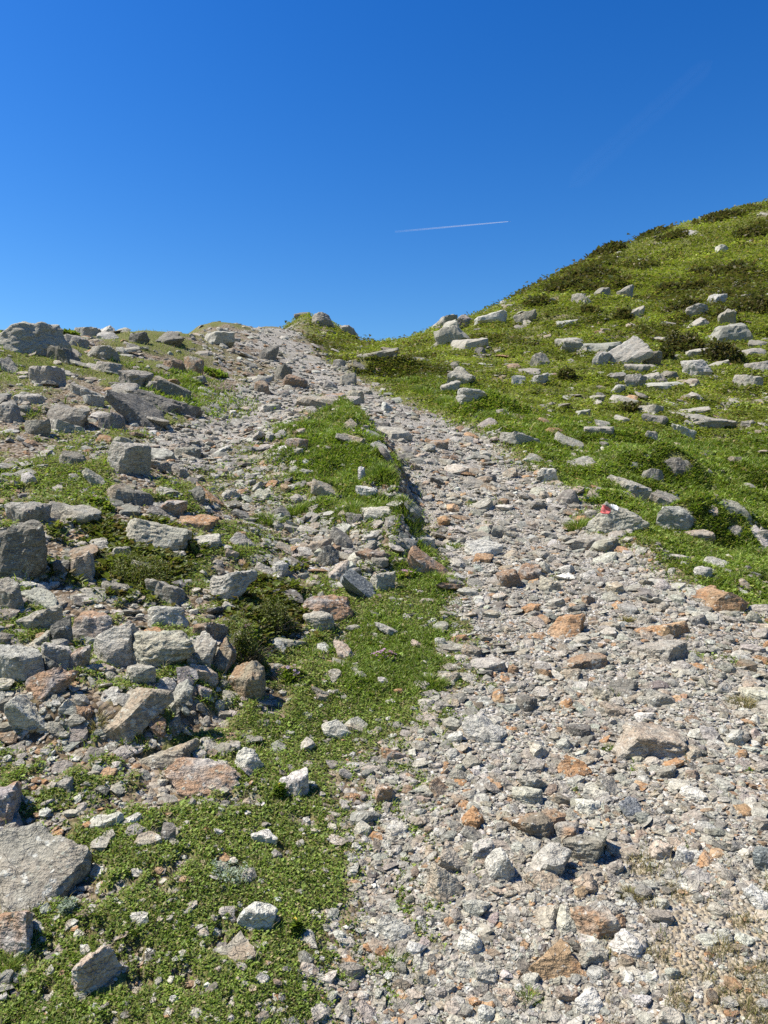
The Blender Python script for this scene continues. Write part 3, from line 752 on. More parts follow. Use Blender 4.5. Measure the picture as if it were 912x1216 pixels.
(728,1086,745,1104,'round','b','small brown pebble beside the rust and grey block',0),
(713,1071,740,1092,'slab','p','pale stone tucked behind the rust and grey block',14),
(733,1135,753,1154,'round','b','small brown stone under the white quartz rock',0),
(661,1171,687,1195,'block','t','beige stone beside the rounded whitish one',0),
(798,1005,825,1030,'block','w','white stone on the open gravel near the orange slab',0),
(809,1031,847,1052,'slab','g','grey slab on the gravel above the dry grass',8),
(445,931,469,955,'block','r','beige and orange stone at the gravel edge by the turf',0),
(510,925,539,949,'slab','b','brown stone on the gravel near the turf corner',20),
(549,960,578,987,'wedge','o','bright orange stone on the lower gravel',10),
(522,998,554,1040,'wedge','t','tall tan rock behind the orange-edged one',20),
(502,1023,548,1075,'wedge','t','tan rock with orange edge standing on the gravel',16),
(560,998,586,1025,'block','w','whitish block beside the tall tan rock',0),
(577,1008,611,1050,'block','w','pale blocky stone with black flecks on the lower gravel',14),
(550,1068,583,1095,'flat','m','flat greenish stone on the lower gravel',0),
(542,1105,574,1134,'round','w','rounded white stone on the lower gravel',0),
(402,1145,433,1164,'flat','g','flat grey stone at the turf edge low in the frame',0),
(564,1143,593,1172,'block','p','pale grey block on the lower gravel',0),
(542,1141,568,1165,'flat','p','pale flat stone beside the pale grey block',0),
(444,1090,492,1122,'flat','m','wide flat pale stone sunk in the gravel',0),
(584,918,610,937,'slab','g','grey flat stone on the gravel below the pale mossy slab',0),
(550,849,601,886,'flat','m','pale mossy slab on the path near the turf corner',14),
(559,781,599,800,'flat','p','pale flat slab on the path beside the turf edge',-4),
(548,765,573,784,'round','t','tan rounded stone at the turf edge of the path',0),
(531,868,549,884,'block','w','small white stone at the turf corner',0),
(588,1176,615,1200,'block','k','pinkish stone at the lower edge of the gravel',0),
# --- hillside boulders
(723,400,770,436,'wedge','p','large pale slab leaning on edge on the hillside',-34),
(686,407,738,422,'flat','m','flat mossy rock beside the leaning hillside slab',0),
(665,405,690,421,'block','g','grey block at the end of the flat mossy rock',0),
(757,418,783,435,'block','g','grey rock behind the leaning hillside slab',0),
(703,418,725,435,'wedge','w','white pointed rock below the flat mossy one',0),
(844,386,890,408,'wedge','m','large mossy grey boulder on the hillside',-10),
(810,411,847,425,'flat','p','pale flat rock between two dark shrubs',-4),
(874,411,910,423,'flat','p','pale flat rock at the hillside frame edge',0),
(810,427,843,449,'block','w','bright whitish boulder below the dark shrubs',0),
(885,429,922,443,'slab','p','pale slab cut by the frame edge on the hillside',-6),
(872,446,905,460,'flat','p','pale embedded rock below the frame-edge slab',0),
(814,364,842,379,'round','p','pale rounded rock high on the hillside',0),
(814,376,840,391,'slab','p','pale slab under the high rounded rock',-14),
(852,366,876,388,'block','p','pale block half hidden by a reddish shrub',0),
(840,349,865,364,'block','w','whitish rock high beside a dark shrub patch',0),
(732,339,753,355,'wedge','p','pale upright rock below the dark skyline shrubs',-20),
(707,341,725,353,'block','g','grey rock beside the pale upright one',0),
(679,349,705,363,'wedge','p','pale pointed rock under the skyline shrubs',0),
(610,371,637,386,'block','p','pale rock standing near the hillside skyline',0),
(659,379,687,389,'flat','w','flat whitish rock in the grass under the pointed one',0),
(742,364,765,379,'slab','p','pale tilted slab in the middle hillside',-24),
(785,381,803,389,'slab','g','small grey slab on the middle hillside',-8),
(775,399,795,408,'flat','p','small pale rock above the leaning slab',0),
(795,397,817,413,'wedge','p','pale rock at the edge of a dark shrub',0),
(740,431,770,443,'slab','p','pale slab directly below the leaning slab',0),
(760,442,788,456,'slab','p','grey-white slab in the rock cluster',-10),
(740,446,767,461,'block','p','pale block in the rock cluster under the leaning slab',0),
(760,452,810,465,'flat','w','long whitish slab at the bottom of the rock cluster',-4),
(720,442,743,454,'block','g','grey rock at the side of the rock cluster',0),
(785,440,806,452,'block','g','grey rock at the far end of the rock cluster',0),
(757,482,787,494,'flat','p','pale flat rock beside the wide embedded one',0),
(762,491,793,505,'slab','g','grey slab under the pale flat rock',6),
(630,444,653,458,'block','w','white block in the mid slope stones',0),
(617,436,642,448,'flat','p','pale flat stone above the white block',0),
(607,446,625,458,'block','w','whitish stone beside the white block',0),
(662,396,695,409,'flat','p','pale flat slab uphill from the grey block',-10),
(630,419,652,435,'wedge','p','pale pointed stone in mid slope grass',0),
(811,272,830,281,'flat','w','white rock high near the hillside top',0),
(850,292,865,301,'block','w','small white rock on the upper hillside shrubs',0),
(725,457,743,469,'block','w','white stone below the rock cluster',0),
(725,492,748,503,'flat','p','pale stone on the lower hillside grass',6),
(807,483,843,495,'slab','p','pale ledge just above the wide embedded rock',-4),
(887,402,912,413,'slab','g','grey slab near the frame edge behind the mossy boulder',-6),
(895,349,918,356,'flat','w','white flat rock high at the frame edge',0),
(879,500,898,508,'flat','p','pale flat stone near the frame edge on the hillside',0),
(700,468,718,476,'flat','p','little pale stone alone on the lower hillside',0),
]
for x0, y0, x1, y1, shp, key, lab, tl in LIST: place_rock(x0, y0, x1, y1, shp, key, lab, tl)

# the painted waymark rock
wm = place_rock(706, 597, 763, 638, 'wedge', 'p', 'pale rock with red and white painted waymark beside the path', 20, name='boulder', seed=5)
def paint(host, px0, px1, py0, py1, colr, name, skew, seed):
    """a dab of paint lying on the stone's own surface"""
    me = host.data; bv = BVHTree.FromPolygons([v.co[:] for v in me.vertices], [p.vertices[:] for p in me.polygons])
    hl = Vector(host.location); eye = Vector((0, 0, EYE)); r = np.random.default_rng(seed); nx, ny = 16, 10
    V = []; ok = {}
    for j in range(ny + 1):
        for i in range(nx + 1):
            u = i / nx * 2 - 1; v = j / ny * 2 - 1
            px = (px0 + px1) / 2 + u * (px1 - px0) / 2; py = (py0 + py1) / 2 + v * (py1 - py0) / 2 + skew * u
            if abs(u) ** 3 + abs(v) ** 3 > 1.15 + r.normal(0, .12): continue
            d = Vector(((px - CXP) / FOC, 1, (CYP - py) / FOC)).normalized()
            co, nrm, _, _ = bv.ray_cast(eye - hl, d)
            if co is None: continue
            ok[(i, j)] = len(V); V.append(co + nrm * .004)
    F = [[ok[(i, j)], ok[(i, j + 1)], ok[(i + 1, j + 1)], ok[(i + 1, j)]] for i in range(nx) for j in range(ny) if all(k in ok for k in ((i, j), (i, j + 1), (i + 1, j + 1), (i + 1, j)))]
    if not F: return
    m, t, out = mat(name); tc = nd(t, 'ShaderNodeTexCoord').outputs['Object']
    c = mix(t, ramp(t, noise(t, tc, 90, 4, .7), [(.56, 0.), (.68, 1.)]), colr, (.42, .40, .37))
    bsdf(t, out, c, .7, .25)
    tag(link(name, mesh_np(name, np.array([v[:] for v in V]), np.array(F), m), host), colr[1] > .4 and 'white paint stripe' or 'red paint stripe')
def waymark():
    # find where the painted end of the stone actually is: its upper end on the path side
    P = np.array([v.co[:] for v in wm.data.vertices]) + np.array(wm.location[:])
    px = CXP + P[:, 0] / P[:, 1] * FOC; py = CYP - (P[:, 2] - EYE) / P[:, 1] * FOC
    a = px.min() + .08 * (px.max() - px.min()); b = a + 19
    top = py[(px > a) & (px < b)].min()
    paint(wm, a, b, top + 3, top + 14, (.52, .11, .105), 'red_paint', 2.5, 1)
    paint(wm, b, b + 9, top + 2, top + 10, (.74, .73, .70), 'white_paint', 2., 2)
waymark()

RK = np.array(ROCKS)
def clear_of_rocks(x, y, pad=.85, rad=None):
    keep = np.ones(len(x), bool)
    for rx, ry, a, b in RK:
        e = 0 if rad is None else rad
        keep &= ((x - rx) / (a * pad + e)) ** 2 + ((y - ry) / (b * pad + e)) ** 2 > 1
    return keep

def pick(weight, n):
    p = weight / weight.sum(); c = rng.choice(NQ, n, p=p)
    th = gq[c, 0] + (rng.random(n) - .5) * dth; lr = gq[c, 1] + (rng.random(n) - .5) * dlr
    r = np.exp(lr); return r * np.sin(th), r * np.cos(th), r

def palette(n, x, y, warm=1.0, dark=1.0):
    """stone colours as they come in this schist: grey, pale, quartz white, tan, rust, dark"""
    keys = ['g', 'p', 'w', 't', 'o', 'd', 'k', 'b', 'm']; pr = np.array([.34, .34, .06, .13, .048 * warm, .045, .02, .035, .045]); pr /= pr.sum()
    k = rng.choice(len(keys), n, p=pr); base = np.array([(*TONE[q][0], TONE[q][1]) for q in keys])[k]
    base[:, :3] *= (dark + rng.normal(0, .13, n))[:, None] * (1 + rng.normal(0, .02, (n, 3))); return np.clip(base, .02, .9), [keys[i] for i in k]

def frames(x, y, tilt):
    """orientation lying on the slope, any heading, rocked a little"""
    n = len(x); sx, sy = slope(x, y); N = np.stack([-sx, -sy, np.ones(n)], 1) + rng.normal(0, tilt, (n, 3)); N /= np.linalg.norm(N, axis=1)[:, None]
    a = rng.uniform(0, 6.283, n); h = np.stack([np.cos(a), np.sin(a), np.zeros(n)], 1)
    U = h - (h * N).sum(1)[:, None] * N; U /= np.linalg.norm(U, axis=1)[:, None]; Vv = np.cross(N, U)
    return np.stack([U, Vv, N], 2)          # columns

import re
_used = set()
def short(lab):
    m = re.split(r' (?=(?:with|on|in|at|beside|below|under|above|behind|near|next|where|between|standing|lying|cut|by|half|of|leaning|sunk|casting|sitting|tucked|tilted|touching) )', lab)
    return m[0] if len(m[0].split()) >= 3 or len(m) < 2 else m[0] + ' ' + m[1]
def stone_label(px, py, spx, nm, ident):
    size = 'fair-sized' if spx > 21 else 'small' if spx > 14 else 'tiny'
    c = sorted(NAMED, key=lambda q: (q[0] - px) ** 2 + (q[1] - py) ** 2)[:6]
    for k, (cx, cy, w, lab) in enumerate(c):
        dx, dy = px - cx, py - cy; far = math.hypot(dx, dy) > 34 + w / 2
        rel = ('below' if dy > 0 else 'above') if abs(dy) > abs(dx) else ('right of' if dx > 0 else 'left of')
        sh = short(lab).split()[:7]
        t = f"{size} {nm} stone {'some way' if far else 'just'} {rel} the {' '.join(sh)}"
        if t not in _used: _used.add(t); return t
    return t
# ---- loose stones large enough to pick out singly
def loose_stones():
    prot = []
    for k in range(22):
        r = np.random.default_rng(400 + k); p, F = rock_verts(3, ['slab', 'block', 'wedge', 'slab', 'round'][k % 5], r, 0, .9)
        mn, mx = p.min(0), p.max(0); p = (p - (mn + mx) / 2) / (mx - mn)[0] * .08; prot.append(mesh_np('stone', p, F, M_ROCK))
    x, y, r = pick(scr0 * (mPATH * (1 - .8 * mDRY) + .7 * mRILL + .5 * mFORK), 5000)
    size = np.exp(rng.normal(math.log(17), .28, len(x))) * r / FOC; size = np.clip(size, .035, .30)
    ok = clear_of_rocks(x, y, .9, size * .4); done = []
    names = {'g': 'grey', 'p': 'pale grey', 'w': 'whitish', 't': 'tan', 'o': 'rusty orange', 'd': 'dark grey', 'k': 'pinkish', 'b': 'brown', 'm': 'greenish pale'}
    col, keys = palette(len(x), x, y, 1.2); Rm = frames(x, y, .13); g = ground(x, y)
    for i in np.nonzero(ok)[0]:
        if any((x[i] - a) ** 2 + (y[i] - b) ** 2 < (.55 * (size[i] + s)) ** 2 for a, b, s in done): continue
        done.append((x[i], y[i], size[i]))
        o = bpy.data.objects.new('stone', prot[i % 22]); COL.objects.link(o)
        fl = random.uniform(.75, 1.15); R = Rm[i]
        from mathutils import Matrix
        o.matrix_world = Matrix(((*R[0], x[i]), (*R[1], y[i]), (*R[2], g[i] + size[i] * .05), (0, 0, 0, 1))) @ Matrix.Diagonal((size[i] / .08, size[i] / .08 * random.uniform(.75, 1.1), size[i] / .08 * fl, 1))
        o.color = col[i]
        nm = names[keys[i]]; px = CXP + x[i] / y[i] * FOC; py = CYP - (g[i] + size[i] * .2 - EYE) / y[i] * FOC; spx = size[i] / y[i] * FOC
        tag(o, stone_label(px, py, spx, nm, o.name), 'stone', 'loose stones picked out among the gravel')
        if len(done) >= 270: break
    return np.array([(a, b, s * .5, s * .5) for a, b, s in done])
LS = loose_stones()
RK = np.concatenate([RK, LS])

# ---- the uncountable rest: gravel and rubble
def gravel(name, n, weight, size_px, smin, smax, sub, sig, label, kinds=('slab', 'slab', 'flat', 'wedge', 'slab', 'block'), dark=1.0, rise=.05, avoid=False, cap=23):
    x, y, r = pick(weight, n)
    s = np.clip(np.exp(rng.normal(math.log(size_px), sig, n)) * r / FOC, smin * np.exp(rng.normal(0, .3, n)), np.minimum(smax, cap * r / FOC))
    if avoid:
        ok = clear_of_rocks(x, y, .8); x, y, s = x[ok], y[ok], s[ok]
    n = len(x); col, _ = palette(n, x, y, 1., dark); Rm = frames(x, y, .22); z = ground(x, y) + s * rise
    NT = 26; which = rng.integers(0, NT, n); Vs = []; Fs = []; Cs = []; off = 0
    for k in range(NT):
        q = np.nonzero(which == k)[0]
        if len(q) == 0: continue
        rr = np.random.default_rng(900 + k + sub * 50); p, F = rock_verts(sub, kinds[k % len(kinds)], rr, 0, 1.)
        mn, mx = p.min(0), p.max(0); p = (p - (mn + mx) / 2) / (mx - mn)[0]
        sc = np.stack([s[q], s[q] * rng.uniform(.7, 1.1, len(q)), s[q] * rng.uniform(.4, .75, len(q))], 1)
        v = np.einsum('nij,nvj->nvi', Rm[q], p[None] * sc[:, None]) + np.stack([x[q], y[q], z[q]], 1)[:, None]
        Vs.append(v.reshape(-1, 3)); Fs.append((F[None] + (np.arange(len(q)) * len(p))[:, None, None] + off).reshape(-1, 3)); Cs.append(np.repeat(col[q], len(p), 0)); off += len(q) * len(p)
    o = link(name, mesh_np(name, np.concatenate(Vs), np.concatenate(Fs), M_GRAVEL, cols=np.concatenate(Cs)))
    return tag(o, label, None, kind='stuff')
onpath = mPATH * (1 - .8 * mDRY) + 1.4 * mFORK + .6 * mUP * (1 - mPATH) + .7 * bare
gravel('rubble', 4200, scr * (onpath * (1 - .5 * mFORK) + .9 * mRILL), 10.5, .02, .22, 2, .5, 'loose rubble of grey, tan and rusty stones covering the path', avoid=True, dark=.93)
gravel('rubble', 2200, scr * mLEFT * np.clip(fS, 0, 1) * (1 - .8 * mRILL), 11.5, .025, .4, 2, .5, 'scattered rubble on the stony bank', avoid=True, dark=.85)
gravel('gravel', 25000, scr * (onpath + .7 * mRILL), 5.3, .008, .12, 1, .36, 'fine grey gravel covering the path', rise=.06, dark=.95)
gravel('rubble', 330, scr * mLEFT * np.clip(fS + .1, 0, 1) * (1 - mG) * (gr > 2.9) * (1 - .5 * mRILL), 22, .05, .5, 3, .28, 'broken slabs jumbled over the stony bank', kinds=('slab', 'flat', 'wedge', 'slab', 'block'), avoid=True, dark=.88, cap=40)
gravel('gravel', 8000, scr * mLEFT * (fS + .12), 6.5, .010, .15, 1, .45, 'fine stones scattered over the bank and turf', rise=.06)
gravel('gravel', 1500, scr * mHILL * (.12 + sstep(.1, .8, patch + .5 * patch2) + .5 * sstep(.3, .9, n2(gx, gy, .12, 77, 2))), 7, .02, .6, 2, .6, 'small pale stones scattered in the hillside grass', rise=.05, dark=.85)

# ---------------------------------------------------------------- plants
def unit(v): return v / np.maximum(np.linalg.norm(v, axis=-1, keepdims=True), 1e-9)
def leaves(base, length, width, upness, col, fold=.25, tri=False):
    """many small leaves: one folded blade each"""
    n = len(base); a = rng.uniform(0, 6.283, n); d = unit(np.stack([np.cos(a), np.sin(a), upness], 1)); s = unit(np.cross(d, rng.normal(0, .35, (n, 3)) + np.array([0, 0, 1.])))
    up = np.cross(s, d); L = length[:, None]; Wd = width[:, None]
    V = np.stack([base, base + .5 * L * d + Wd * s + fold * Wd * up, base + L * d, base + .5 * L * d - Wd * s + fold * Wd * up], 1)
    if tri: return V[:, (1, 2, 3)].reshape(-1, 3), np.arange(n * 3).reshape(n, 3), np.repeat(col, 3, 0)
    F = np.arange(n * 4).reshape(n, 4); return V.reshape(-1, 3), F, np.repeat(col, 4, 0)
def blades(base, length, width, lean, col, head=None):
    """grass blades: tapering, bending over"""
    n = len(base); a = rng.uniform(0, 6.283, n) if head is None else head; h = np.stack([np.cos(a), np.sin(a), np.zeros(n)], 1); up = np.array([0, 0, 1.])
    d = unit(up + lean[:, None] * h); d2 = unit(up * .55 + (lean[:, None] * 1.6 + .35) * h); b = rng.uniform(0, 6.283, n); s = np.stack([np.cos(b), np.sin(b), np.zeros(n)], 1)
    L = length[:, None]; Wd = width[:, None]; mid = base + .55 * L * d; tip = mid + .5 * L * d2
    V = np.stack([base - Wd * s, base + Wd * s, mid + .75 * Wd * s, mid - .75 * Wd * s, tip], 1); k = (np.arange(n) * 5)[:, None]
    return V.reshape(-1, 3), [k + np.array([[0, 1, 2, 3]]), k + np.array([[3, 2, 4]])], np.repeat(col, 5, 0)
GREEN = {'mat': [(.172, .245, .034), (.125, .19, .028), (.235, .29, .06), (.075, .11, .02), (.31, .26, .13)],
         'lush': [(.15, .22, .03), (.19, .26, .045), (.10, .155, .02), (.24, .27, .07), (.29, .25, .12)],
         'hill': [(.195, .24, .036), (.145, .19, .03), (.25, .28, .06), (.085, .105, .018), (.27, .22, .095)],
         'dry': [(.30, .25, .13), (.22, .18, .09), (.16, .16, .05), (.36, .31, .18), (.12, .14, .035)],
         'heath': [(.125, .16, .03), (.085, .10, .026), (.15, .12, .055), (.06, .07, .02), (.17, .185, .04)],
         'shrub': [(.085, .092, .03), (.105, .092, .038), (.06, .068, .022), (.12, .098, .05), (.10, .125, .03)]}
def greens(key, n, pr=(.34, .26, .2, .12, .08), tone=None):
    c = np.array(GREEN[key])[rng.choice(5, n, p=pr)] * np.exp(rng.normal(0, .14, n))[:, None]
    if tone is not None: c = c * tone[:, None]
    return c
def green_field(name, key, n, weight, px, lo, hi, ratio, label, blade=False, pr=(.34, .26, .2, .12, .08), up=(.0, .8), hgt=.7, tones=(.5, .22), tri=False, pad=.8):
    x, y, r = pick(weight, n); ok = clear_of_rocks(x, y, pad); x, y, r = x[ok], y[ok], r[ok]; n = len(x)
    L = np.clip(px * r / FOC, lo, hi) * np.exp(rng.normal(0, .2, n))
    # clumps: neighbours share a height and a tint
    cl = n2(x / r * 60, np.log(r) * 60, 1., 51, 2)
    tone = np.exp(tones[1] * n2(x / r * 24, np.log(r) * 24, 1., 52, 2))
    z = ground(x, y); b = np.stack([x, y, z + (0 if blade else 1) * L * hgt * np.clip(rng.random(n) * (.55 + .45 * cl), 0, 1.2) - .15 * L * blade], 1)
    col = greens(key, n, pr, tone)
    if blade: V, F, C = blades(b, L * (1 + .35 * cl), L * ratio, np.abs(rng.normal(.35, .3, n)), col)
    else: V, F, C = leaves(b, L, L * ratio, rng.uniform(*up, n), col, tri=tri)
    return tag(link(name, mesh_np(name, V, F, M_LEAF, cols=C)), label, None, kind='stuff')
turf = fG * (1 - mHILL) * (1 - .65 * mL); heath = np.zeros(NQ)
for pl in (GRASS[6], GRASS[7]): heath = np.maximum(heath, mask(pl, .03, .04))
nearL = mLEFT + 0.
nr = 1. - sstep(2.7, 3.3, gr)
green_field('turf_leaves', 'mat', 105000, scr * turf * (1 - heath) * nr, 3.7, .004, .03, .34, 'low mat of small green leaves on the lower turf')
green_field('turf_leaves', 'mat', 125000, scr * turf * (1 - heath) * (1 - nr), 3.7, .004, .03, .40, 'low green leaf mat between the rocks of the bank', tri=True)
green_field('grass', 'mat', 24000, scr * turf * (1 - heath), 11, .015, .12, .04, 'short grass growing among the turf leaves', blade=True, pr=(.3, .2, .25, .05, .2))
green_field('dry_stems', 'dry', 9000, scr * turf, 13, .02, .09, .022, 'dry straw stems in the turf', blade=True, pr=(.35, .3, .1, .2, .05))
green_field('moss', 'heath', 26000, scr * turf * sstep(.1, .5, hole + .6 * patch), 3.6, .004, .03, .45, 'brownish moss and dead leaves in the turf', hgt=.5, tri=True, pr=(.2, .25, .35, .1, .1))
green_field('grass', 'lush', 80000, scr * mL * (1 - mPATH) * np.maximum(fG, .3) * (1 - .5 * mHILL) * (1 - bare), 7.5, .02, .10, .07, 'lush green grass on the mound and along the path', blade=True)
green_field('turf_leaves', 'lush', 70000, scr * mL * (1 - mPATH) * np.maximum(fG, .3) * (1 - bare), 4, .006, .06, .32, 'green leaves under the lush grass')
green_field('dwarf_heath', 'heath', 14000, scr * heath, 8, .008, .05, .26, 'brownish dwarf heather leaves on the bank')
green_field('grass', 'dry', 6000, scr * (fDRY * sstep(-.2, .6, patch2) + .008 * mPATH), 13, .015, .07, .03, 'dry straw-coloured grass at the lower edge of the path', blade=True)
hf = mHILL * fG * (1 - .5 * mL)
green_field('hillside_turf', 'hill', 300000, scr * hf, 3.6, .012, .20, .42, 'yellow-green dwarf shrub carpet on the hillside', hgt=.55, tones=(.5, .45), tri=True, pad=.55)
green_field('grass', 'hill', 40000, scr * hf, 6, .03, .22, .06, 'short grass on the hillside', blade=True, pad=.6, pr=(.3, .2, .3, .05, .15))
shr = mHILL * sstep(2.6, 3.3, gq[:, 1]) * sstep(.15, .6, n2(gx, gy, .25, 61, 2) + .5 * n2(gx, gy, .8, 62) + .45 * (sstep(18, 45, gr) - .6))
green_field('heath', 'shrub', 22000, scr * shr, 4.6, .02, .3, .4, 'darker brown-green heath patches on the hillside', hgt=1.6, tri=True)

def ground_spot(px, py): x, y = at([(px, py)], ground)[0]; return x, y, float(ground(x, y)[0])
def shrub(px, py, wpx, hpx, label, key='shrub', pr=(.34, .26, .2, .12, .08)):
    x, y, z = ground_spot(px, py); Wd = wpx / FOC * y / 2; H = (.55 if py < 362 else .9) * hpx / FOC * y
    root = bpy.data.objects.new('dwarf_shrub', None); COL.objects.link(root); root.location = (x, y, z); tag(root, label, 'shrub', 'dwarf shrubs on the hillside')
    n = int(np.clip(wpx * hpx * 2.4, 700, 3600)); v = rng.normal(0, 1, (n, 3)); v = unit(v) * (rng.random(n) ** .45)[:, None]; v[:, 2] = np.abs(v[:, 2])
    lump = 1 + .35 * vnoise(v * 2.6 + px, 71); v *= lump[:, None]
    P = v * np.array([Wd, Wd * .8, H]) ; P[:, 2] += ground(P[:, 0] + x, P[:, 1] + y) - z - .1 * H
    L = np.full(n, max(4.2 * y / FOC, .02)) * np.exp(rng.normal(0, .25, n)); V, F, C = leaves(P, L, L * .32, rng.uniform(-.1, 1.2, n), greens(key, n, pr))
    link('crown', mesh_np('crown', V, F, M_LEAF, cols=C), root)
    k = 26; a = rng.uniform(0, 6.28, k); b = np.stack([np.cos(a) * Wd * .5 * rng.random(k), np.sin(a) * Wd * .4, np.zeros(k)], 1); b[:, 2] = ground(b[:, 0] + x, b[:, 1] + y) - z - .1 * H
    V, F, C = blades(b, np.full(k, H * 1.0), np.full(k, H * .03), rng.uniform(.2, .9, k), np.tile((.08, .06, .045), (k, 1)), head=a)
    link('stems', mesh_np('stems', V, F, M_WOOD), root)
for a in [
 (722,301,46,20,'dark brown shrub hump breaking the hillside skyline'),(700,330,60,22,'dark brown shrub band under the skyline hump'),(668,345,52,20,'dark shrub running down the skyline towards the saddle'),(640,360,40,12,'low dark shrub at the lower end of the skyline band'),
 (700,345,30,14,'dark shrub above the pale pointed rock'),(738,335,24,11,'small dark shrub beside the pale upright rock'),(797,345,30,15,'rounded dark shrub alone in mid hillside'),(822,343,26,11,'dark shrub next to the rounded one'),
 (868,325,64,20,'wide dark shrub patch on the upper hillside'),(830,325,28,10,'low shrub beside the wide dark patch'),(863,355,26,13,'dark shrub behind the whitish high rock'),(893,370,58,20,'large dark shrub patch by the hillside frame edge'),(862,376,28,12,'reddish shrub hiding the pale block'),
 (808,370,40,14,'dark shrub left of the high rounded rock'),(815,418,56,24,'big dark shrub beside the pale rock'),(858,428,44,26,'dense green dark shrub under the mossy boulder'),(790,425,22,14,'small shrub by the leaning slab'),(673,450,26,14,'low dark shrub alone on the lower hillside'),
 (700,374,24,12,'small shrub among the mid hillside stones'),(742,378,26,12,'dark shrub around the pale tilted slab'),(890,280,40,13,'shrub patch near the hillside top at the frame edge'),(858,258,60,10,'low shrub band close under the hillside top'),(800,283,44,10,'shrub strip under the white high rock'),(775,280,40,10,'brown shrub strip on the upper skyline'),
 (750,488,30,10,'low brown shrub beside the pale flat rock'),(885,455,30,10,'low shrub by the embedded rock at the frame edge')]: shrub(*a)

def tuft(px, py, wpx, hpx, label, key='lush', n=420, cat='grass tuft', group='grass tufts', pr=(.34, .26, .2, .12, .08)):
    x, y, z = ground_spot(px, py); Wd = wpx / FOC * y / 2; H = .5 * hpx / FOC * y; a = rng.uniform(0, 6.283, n); q = np.sqrt(rng.random(n))
    b = np.stack([np.cos(a) * q * Wd * .7, np.sin(a) * q * Wd * .55, np.zeros(n)], 1); b[:, 2] = ground(b[:, 0] + x, b[:, 1] + y) - z - .01
    L = H * rng.uniform(.5, 1.1, n) * (1.1 - .35 * q); V, F, C = blades(b, L, np.full(n, max(.55 * y / FOC, .0011)), q * .7 * rng.random(n) + .1, greens(key, n, pr), head=a)
    return tag(link('grass_tuft', mesh_np('grass_tuft', V, F, M_LEAF, cols=C), None, (x, y, z)), label, cat, group)
for a in [
 (686,628,36,34,'thick green grass tuft growing against the painted rock'),(742,737,30,18,'olive grass tuft alone in the gravel','dry',320),(882,836,52,26,'dry olive grass tuft in the fine gravel by the frame edge','dry',420),
 (722,889,22,24,'bright green sprout beside the broad brown slab','lush',120),(627,1185,44,36,'dark green grass tuft low on the path','mat',300),(750,1065,40,34,'grass tuft with green rosette at the edge of the dry patch','dry',300),
 (512,812,52,34,'dense green tussock overhanging the turf corner','lush',700),(525,690,40,30,'bright grass tuft beside the brown slab','lush',420),(800,1052,34,20,'straw-coloured tuft beside the white stones','dry',240),
 (482,602,50,30,'long grass hanging over the eroded mound side','lush',600),(455,560,50,30,'grass tuft on the rim of the mound','lush',420),(350,610,44,34,'green tussock at the foot of the mound by the gully','lush',480),(420,610,60,36,'broad green tussock in the middle of the mound','lush',520),
 (440,516,40,20,'short grass tuft at the head of the eroded mound side','lush',300),(466,548,38,22,'grass hanging over the upper mound side','lush',320),(490,628,38,26,'grass fringe at the lower end of the mound side','lush',320),(503,655,36,22,'small tuft where the mound side meets the brown slab','mat',260),
 (505,468,46,24,'green tussock over the path beside the smooth whitish rock','lush',420),(530,478,40,22,'dark tussock hanging over the path bank','lush',420),(480,455,40,20,'tussock above the path bend','lush',360),(640,530,40,18,'grass tussock at the path edge near the broad pale rock','lush',360),(595,496,46,16,'overhanging tussock above the path','lush',360),
 (470,1140,46,30,'sparse grass tuft in the gravel near the turf edge','mat',260),(535,650,44,16,'thin grass at the foot of the mound by the path','mat',260),(320,620,50,30,'green tussock on the bank beside the gully','mat',420),(25,680,36,26,'wispy pale grass under the rounded frame-edge boulder','dry',260),(115,860,34,34,'dry grass under the tan leaning slab','dry',220),(8,1150,40,44,'wispy grass at the corner below the rust-marked rock','mat',260),(760,1130,34,26,'dry grass tuft beside the white quartz rock','dry',220)]: tuft(*a)

def heather(px, py, wpx, hpx, label):
    x, y, z = ground_spot(px, py); Wd = wpx / FOC * y / 2; H = hpx / FOC * y
    root = bpy.data.objects.new('heather_bush', None); COL.objects.link(root); root.location = (x, y, z); tag(root, label, 'bush')
    n = 5200; v = unit(rng.normal(0, 1, (n, 3))) * (rng.random(n) ** .4)[:, None]; v[:, 2] = np.abs(v[:, 2]); v *= (1 + .3 * vnoise(v * 3 + px, 73))[:, None]
    P = v * np.array([Wd, Wd * .8, H]); P[:, 2] += np.minimum(ground(P[:, 0] + x, P[:, 1] + y) - z, .08) - .1 * H
    L = rng.uniform(.007, .013, n); V, F, C = leaves(P, L, L * .3, rng.uniform(-.1, 1.3, n), greens('heath', n, (.42, .2, .14, .06, .18)))
    link('crown', mesh_np('crown', V, F, M_LEAF, cols=C), root)
    k = 90; a = rng.uniform(0, 6.28, k); b = np.stack([np.cos(a) * Wd * .5 * rng.random(k), np.sin(a) * Wd * .4, np.full(k, -.05)], 1)
    V, F, C = blades(b, H * rng.uniform(.7, 1.1, k), np.full(k, .0022), rng.uniform(.3, 1.2, k), np.tile((.1, .08, .06), (k, 1)), head=a)
    link('stems', mesh_np('stems', V, F, M_WOOD), root)
heather(325,745,46,34,'shaggy heather bush overhanging the shaded end of the bank')
heather(292,782,44,46,'small dark heather clump with purple flowers above the rusty boulder')
heather(165,690,90,34,'brown heather mat spreading behind the tall pale block')

